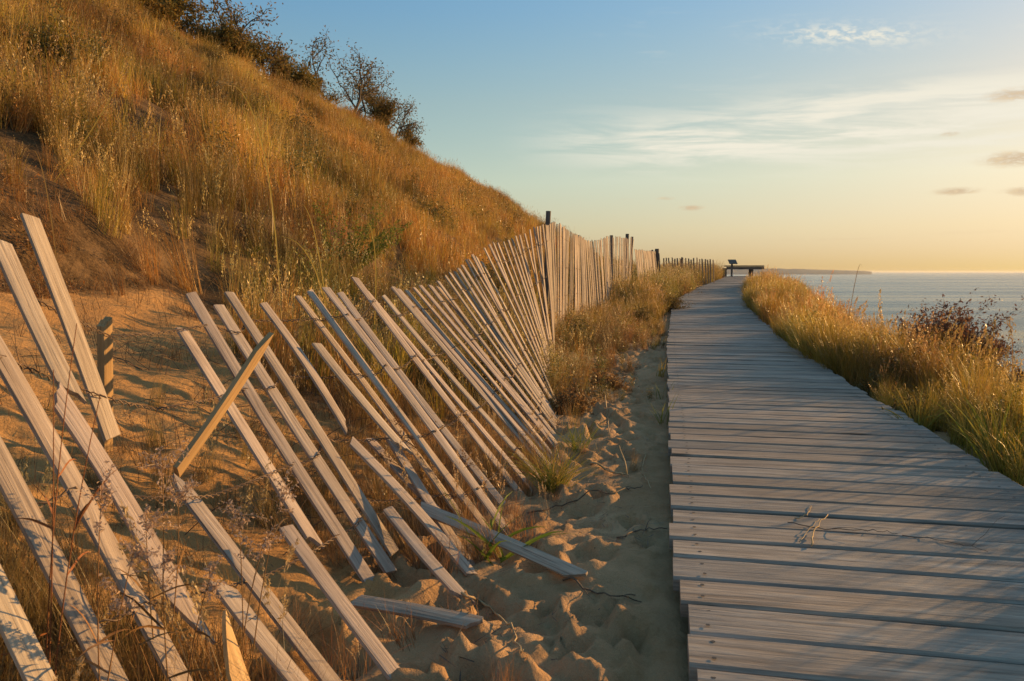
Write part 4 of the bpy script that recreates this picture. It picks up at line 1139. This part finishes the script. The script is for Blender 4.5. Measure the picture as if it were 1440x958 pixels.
# seed-headed weeds in front of the near slats
def weed(label, base, tips, head, hcol, col, leafy=0, rad=.0016):
    root = plant('dry_weed', label, 'weed', base); sm = MB()
    for (tip, dr) in tips:
        hm_ = MB()
        tip = np.asarray(tip, float); a = np.asarray(base, float) + np.array([rp.gauss(0, .012), rp.gauss(0, .012), -.02])
        m_ = (a + tip) / 2 + np.array([rp.gauss(0, .015), rp.gauss(0, .015), dr])
        pts = [a * (1 - q) ** 2 + 2 * q * (1 - q) * m_ + q * q * tip for q in np.linspace(0, 1, 10)]
        sm.tube(pts, [rad * (1 - .6 * q / 9) for q in range(10)], 5, col, cap=False)
        for k in range(leafy):
            i = rp.randrange(2, 8); d = nrm(np.array([rp.gauss(0, 1), rp.gauss(0, 1), .6]))
            strip(sm, arc(pts[i], d, rp.uniform(.05, .12), .4, 5), .005, col)
        if head:
            dn = nrm(pts[-1] - pts[-3])
            for br in range(7):
                e = pts[-1] - dn * rp.uniform(0, .05); bd = nrm(dn + np.array([rp.gauss(0, .7), rp.gauss(0, .7), rp.gauss(0, .7)])); q = arc(e, bd, head * rp.uniform(.6, 1.2), .2, 4)
                hm_.tube(q, [.0006] * 5, 3, col, cap=False)
                for c in q[1:]:
                    for j in range(7): leaf(hm_, c + np.array([rp.gauss(0, .004), rp.gauss(0, .004), rp.gauss(0, .004)]), .0055, hcol, rp, 1.5)
            hm_.build('seed_head', M_LEAF, root)
    sm.build('stem', M_TWIG, root, True)
    return root
PINK = (.42, .30, .22); RED = (.55, .30, .22)
def gp(px, py, Y): b = P(px, py, Y); b[2] = Hs(b[0], b[1]); return b
weed('reddish stemmed weed arching across the leftmost slats', gp(60, 900, 1.18), [(P(108, 455, 1.22), .02), (P(75, 520, 1.2), .0), (P(140, 560, 1.15), .03)], 0, PINK, RED, 3)
weed('fuzzy headed dry weed in front of the gap left of the pointed stake', gp(215, 860, 1.3), [(P(228, 640, 1.35), .02), (P(250, 690, 1.3), .02), (P(205, 720, 1.25), .0)], .05, PINK, (.6, .45, .3), 2)
weed('dry weed with pale fluffy heads between the second and third near slats', gp(120, 930, 1.12), [(P(143, 690, 1.15), .02), (P(190, 765, 1.1), .03)], .045, PINK, (.6, .42, .3), 2)
weed('dry weed bending right over the sand, pale heads beside the broken top slat', gp(330, 900, 1.36), [(P(400, 685, 1.45), .05), (P(335, 720, 1.4), .03), (P(372, 760, 1.35), .05)], .045, PINK, (.5, .38, .26), 2)
weed('low straggling dry weed at the bottom edge left of the golden broken slat', gp(255, 950, 1.22), [(P(160, 830, 1.18), .04), (P(300, 800, 1.25), .04), (P(230, 790, 1.2), .03)], .03, PINK, (.45, .32, .2), 4)
weed('dead brown weed stalks leaning through the middle slats', gp(640, 720, 2.6), [(P(560, 590, 2.7), .02), (P(600, 610, 2.8), .02), (P(655, 640, 2.7), .0), (P(530, 640, 2.6), .05)], .05, (.25, .15, .08), (.4, .27, .15), 3, .002)
# single long stalks that stand out
def stalk(label, base, mid, tip, w, col, head=True):
    root = plant('grass_stalk', label, 'grass stalk', base); sm, hm_ = MB(), MB()
    a, m_, t_ = (np.asarray(v, float) for v in (base, mid, tip)); c = 2 * m_ - (a + t_) / 2
    pts = [a * (1 - q) ** 2 + 2 * q * (1 - q) * c + q * q * t_ for q in np.linspace(0, 1, 14)]
    strip(sm, pts[::-1][::-1], w, col, [0, 1, .1]); sm.build('blade', M_LEAF, root)
    if head:
        dn = nrm(pts[-1] - pts[-2])
        for k in range(70):
            q = rp.random(); i = 13 - int(q * 4); leaf(hm_, pts[i] + np.array([rp.gauss(0, .012), rp.gauss(0, .012), rp.gauss(0, .012)]), .012, (.38, .26, .11), rp, 1.8, dn)
        hm_.build('seed_head', M_LEAF, root)
    return root
YEL = (.42, .31, .08)
stalk('long yellow stalk slanting up across the upper left slope', gp(75, 270, 5.2), P(140, 165, 5.1), P(182, 78, 5.0), .010, YEL)
stalk('long golden stalk arching over the middle of the slope', gp(392, 290, 4.9), P(368, 200, 4.8), P(308, 118, 4.7), .010, YEL)
stalk('yellow arching stalk with drooping tip above the first dense slats', gp(470, 425, 3.9), P(440, 372, 3.8), P(372, 338, 3.7), .009, YEL, False)
stalk('thin yellow stalk bent left over the sand hollow', gp(468, 420, 4.0), P(447, 350, 3.9), P(420, 285, 3.8), .007, YEL, False)
stalk('straw coloured stalk with bent tip right of the feathery bush foot', gp(516, 420, 3.9), P(527, 350, 3.8), P(492, 322, 3.7), .007, YEL, False)
stalk('single dry stalk leaning in front of the sand bank at far left', gp(78, 300, 4.4), P(62, 250, 4.3), P(42, 212, 4.2), .008, (.36, .24, .09), False)
stalk('tall dark stalk leaning right above the right bank by the lake', gp(1190, 425, 9.0), P(1204, 390, 9.0), P(1212, 376, 9.0), .008, (.2, .13, .06), False)
stalk('thin red tipped reed standing above the right bank near the picture edge', gp(1422, 570, 5.0), P(1424, 500, 5.0), P(1419, 450, 5.0), .007, (.30, .17, .07))

# twigs on the sand and on the planks
def twig(name, label, pts_px, rad, mat, cat='twig', forks=0, lift=.006, col=(1, 1, 1)):
    pts = []
    for (a, b) in zip(pts_px[:-1], pts_px[1:]):
        for q in np.linspace(0, 1, 6, endpoint=False): pts.append((a[0] + (b[0] - a[0]) * q, a[1] + (b[1] - a[1]) * q))
    pts.append(pts_px[-1]); W_ = []
    for (x, y) in pts:
        g = ground(x, y); v = (g[0] - float(xl(g[1]))) * float(cph(g[1]))
        if 0 <= v <= DW:                                             # on the planks
            d = ray(x, y); Yd = -EYE / d[2] * d[1]; g = P(x, y, Yd)
        W_.append(g + np.array([rp.gauss(0, .002), rp.gauss(0, .002), lift + abs(rp.gauss(0, .004))]))
    mb = MB(); n = len(W_); mb.tube(W_, [rad * (1 - .55 * k / n) for k in range(n)], 5, col)
    for k in range(forks):
        i = rp.randrange(1, n - 1); d = nrm(W_[i] - W_[i - 1] + np.array([rp.gauss(0, .03), rp.gauss(0, .03), .008]))
        mb.tube(arc(W_[i], d, rp.uniform(.05, .14), .1, 5, .12), [rad * .6 * (1 - .6 * q / 5) for q in range(6)], 4, col)
    o = mb.build(name, mat, None, True, origin=W_[0]); return tag(o, label, cat)
twig('twig', 'pale forked twig lying on the path beside the dry bush', [(848, 545), (853, 575), (857, 618)], .005, M_TWIG, forks=3)
twig('twig', 'dark long twig crossing the path below the green tuft', [(742, 728), (800, 712), (880, 692), (905, 688)], .003, M_DTWIG, forks=2)
twig('twig', 'curved thin root trailing over the sand beside the short broken slat', [(650, 842), (690, 862), (722, 895), (735, 935)], .0035, M_TWIG)
twig('twig', 'dark twig on the sand close to the boardwalk edge, in shade', [(868, 762), (900, 752), (938, 748)], .003, M_DTWIG, forks=3)
twig('twig', 'dark twig at the end of the long fallen slat', [(790, 822), (850, 842), (900, 850)], .003, M_DTWIG, forks=2)
twig('twig', 'thin pale twig curving along the shaded sand in the middle of the path', [(908, 640), (902, 665), (915, 690)], .003, M_TWIG, forks=1)
twig('twig', 'reddish root lying on the sand by the end of the leaning slats', [(830, 655), (860, 668), (885, 672)], .006, M_TWIG, forks=2)
twig('driftwood', 'pale dead branch propped in weeds beside the last leaning slats', [(770, 560), (796, 530), (818, 497)], .008, M_TWIG, 'branch', 3, .05)
twig('straw', 'curled pale dry stem lying on the boardwalk planks', [(1118, 733), (1135, 728), (1141, 714)], .0022, M_TWIG, 'stem', 0, .006)
twig('straw', 'straight pale dry stem across the plank gap, thicker end towards the viewer', [(1141, 771), (1146, 748), (1163, 728)], .0026, M_TWIG, 'stem', 0, .008)
twig('straw', 'thin straw beside the pale dry stem on the planks', [(1124, 766), (1140, 748), (1152, 735)], .0014, M_TWIG, 'stem', 0, .007)
twig('twig', 'long dark thin twig lying along a plank gap right of the pale stems', [(1108, 738), (1160, 746), (1220, 750), (1262, 752)], .0016, M_DTWIG, forks=1, lift=.003)
twig('twig', 'dark thin twig on the planks near the right edge of the boardwalk', [(1270, 755), (1320, 762), (1390, 778)], .0013, M_DTWIG, forks=1, lift=.003)
# wiry tangles on the sand behind the slats
for (px, py, n, label) in ((205, 520, 11, 'thin wiry bramble on the sand between the stakes'), (330, 610, 12, 'dark wiry tangle on the sand behind the middle slats'),
                           (470, 655, 12, 'wiry dead stems tangled at the foot of the middle slats'), (330, 740, 9, 'sparse dry runners over the sunlit sand near the pointed broken slat')):
    g = ground(px, py); mb = MB()
    for k in range(n):
        b = g + np.array([rp.gauss(0, .12), rp.gauss(0, .14), 0]); b[2] = Hs(b[0], b[1])
        an = rp.uniform(0, 2 * math.pi); q = arc(b, [math.cos(an), math.sin(an), rp.uniform(.2, 1.0)], rp.uniform(.2, .5), .22, 10, .13)
        q = [np.array([p[0], p[1], max(p[2], Hs(p[0], p[1]) + .003)]) for p in q]
        mb.tube(q, [.0016 * (1 - .5 * i / 10) for i in range(11)], 4, (1, .9, .8), cap=False)
        for j in range(2):
            i = rp.randrange(3, 9); mb.tube(arc(q[i], nrm(np.array([rp.gauss(0, 1), rp.gauss(0, 1), .5])), rp.uniform(.05, .14), .2, 5, .15), [.001] * 6, 3, (1, .9, .8), cap=False)
    o = mb.build('bramble', M_DTWIG, None, True, origin=g); tag(o, label, 'bramble')

# bits of straw and twig on the sand
n0 = 1500
ly = 1.0 + 9 * rng.random(n0) ** 1.3; lv = -2.6 + 2.55 * rng.random(n0)
lx = xl(ly) + lv / cph(ly)
def ch_lit(x, y, z):
    n = len(x); return np.full(n, 17), np.full(n, 1.0), np.repeat(rng.uniform(.5, 1.1, (n, 1)), 3, 1)
keep = rng.random(n0) < np.where(lv > -1.1, .75, .35) * (.35 + .65 * sstep(ly, 1.8, 3.4))
scatter('litter', 'bits of dry straw and twig strewn over the sand', lx, ly, keep, ch_lit, .5, 1.0, .05)

# ------------------------------------------------------------------ the evening haze over the lake
hb = 30500.0; zb, zt_ = -175.0, 16.0
mh = bpy.data.materials.new('haze_air'); mh.use_nodes = True; th = mh.node_tree
for n_ in list(th.nodes):
    if n_.type != 'OUTPUT_MATERIAL': th.nodes.remove(n_)
pv = th.nodes.new('ShaderNodeVolumePrincipled'); pv.inputs['Color'].default_value = (.92, .93, .95, 1); pv.inputs['Density'].default_value = 2.6e-5; pv.inputs['Anisotropy'].default_value = .2
th.links.new(pv.outputs[0], [n_ for n_ in th.nodes if n_.type == 'OUTPUT_MATERIAL'][0].inputs['Volume'])
hz_ = MB(); hz_.add([(sx * hb, sy * hb, z_) for z_ in (zb, zt_) for (sx, sy) in ((-1, -1), (1, -1), (1, 1), (-1, 1))], [(3, 2, 1, 0), (4, 5, 6, 7), (0, 1, 5, 4), (1, 2, 6, 5), (2, 3, 7, 6), (3, 0, 4, 7)])
ho = hz_.build('haze', mh); tag(ho, 'thin evening haze in the air over the lake', 'haze', kind='stuff')

# dry roots and thatch hanging on the eroded ledge below the turf
n0 = 2600
ey = 1.8 + 6.5 * rng.random(n0); ev = -.75 - (1.9 + 1.6 * rng.random(n0)); ex = STR(ey) + ev / .981
sm_ = veg(ex, ey, True); gm_ = veg(ex, ey)
def ch_led(x, y, z):
    n = len(x); d_ = 1 + .5 * fbm(x, y, 2, 301)
    return pick(n, [7, 3, 17, 8], [3, 1.4, 2.2, .8]), rng.uniform(.45, .95, n), np.stack([d_, d_ * .95, d_ * .85], -1)
scatter('thatch', 'dry roots and dead thatch on the eroded ledge under the turf', ex, ey, rng.random(n0) < .75 * sm_ * (1 - gm_), ch_led, .6, 1.1, .35)

# wiry dead stems standing about on the open sand behind the slats
n0 = 420
wy = 1.7 + 3.6 * rng.random(n0); wv = -.75 - 2.7 * rng.random(n0); wx = xl(wy) + wv / cph(wy)
def ch_wir(x, y, z):
    n = len(x); return np.full(n, 18), rng.uniform(.5, 1.15, n), np.repeat(rng.uniform(.6, 1.2, (n, 1)), 3, 1)
scatter('dead_stems', 'thin dead stems scattered over the open sand behind the slats', wx, wy, (rng.random(n0) < .6 * (1 - veg(wx, wy))) , ch_wir, .6, 1.1, .3)
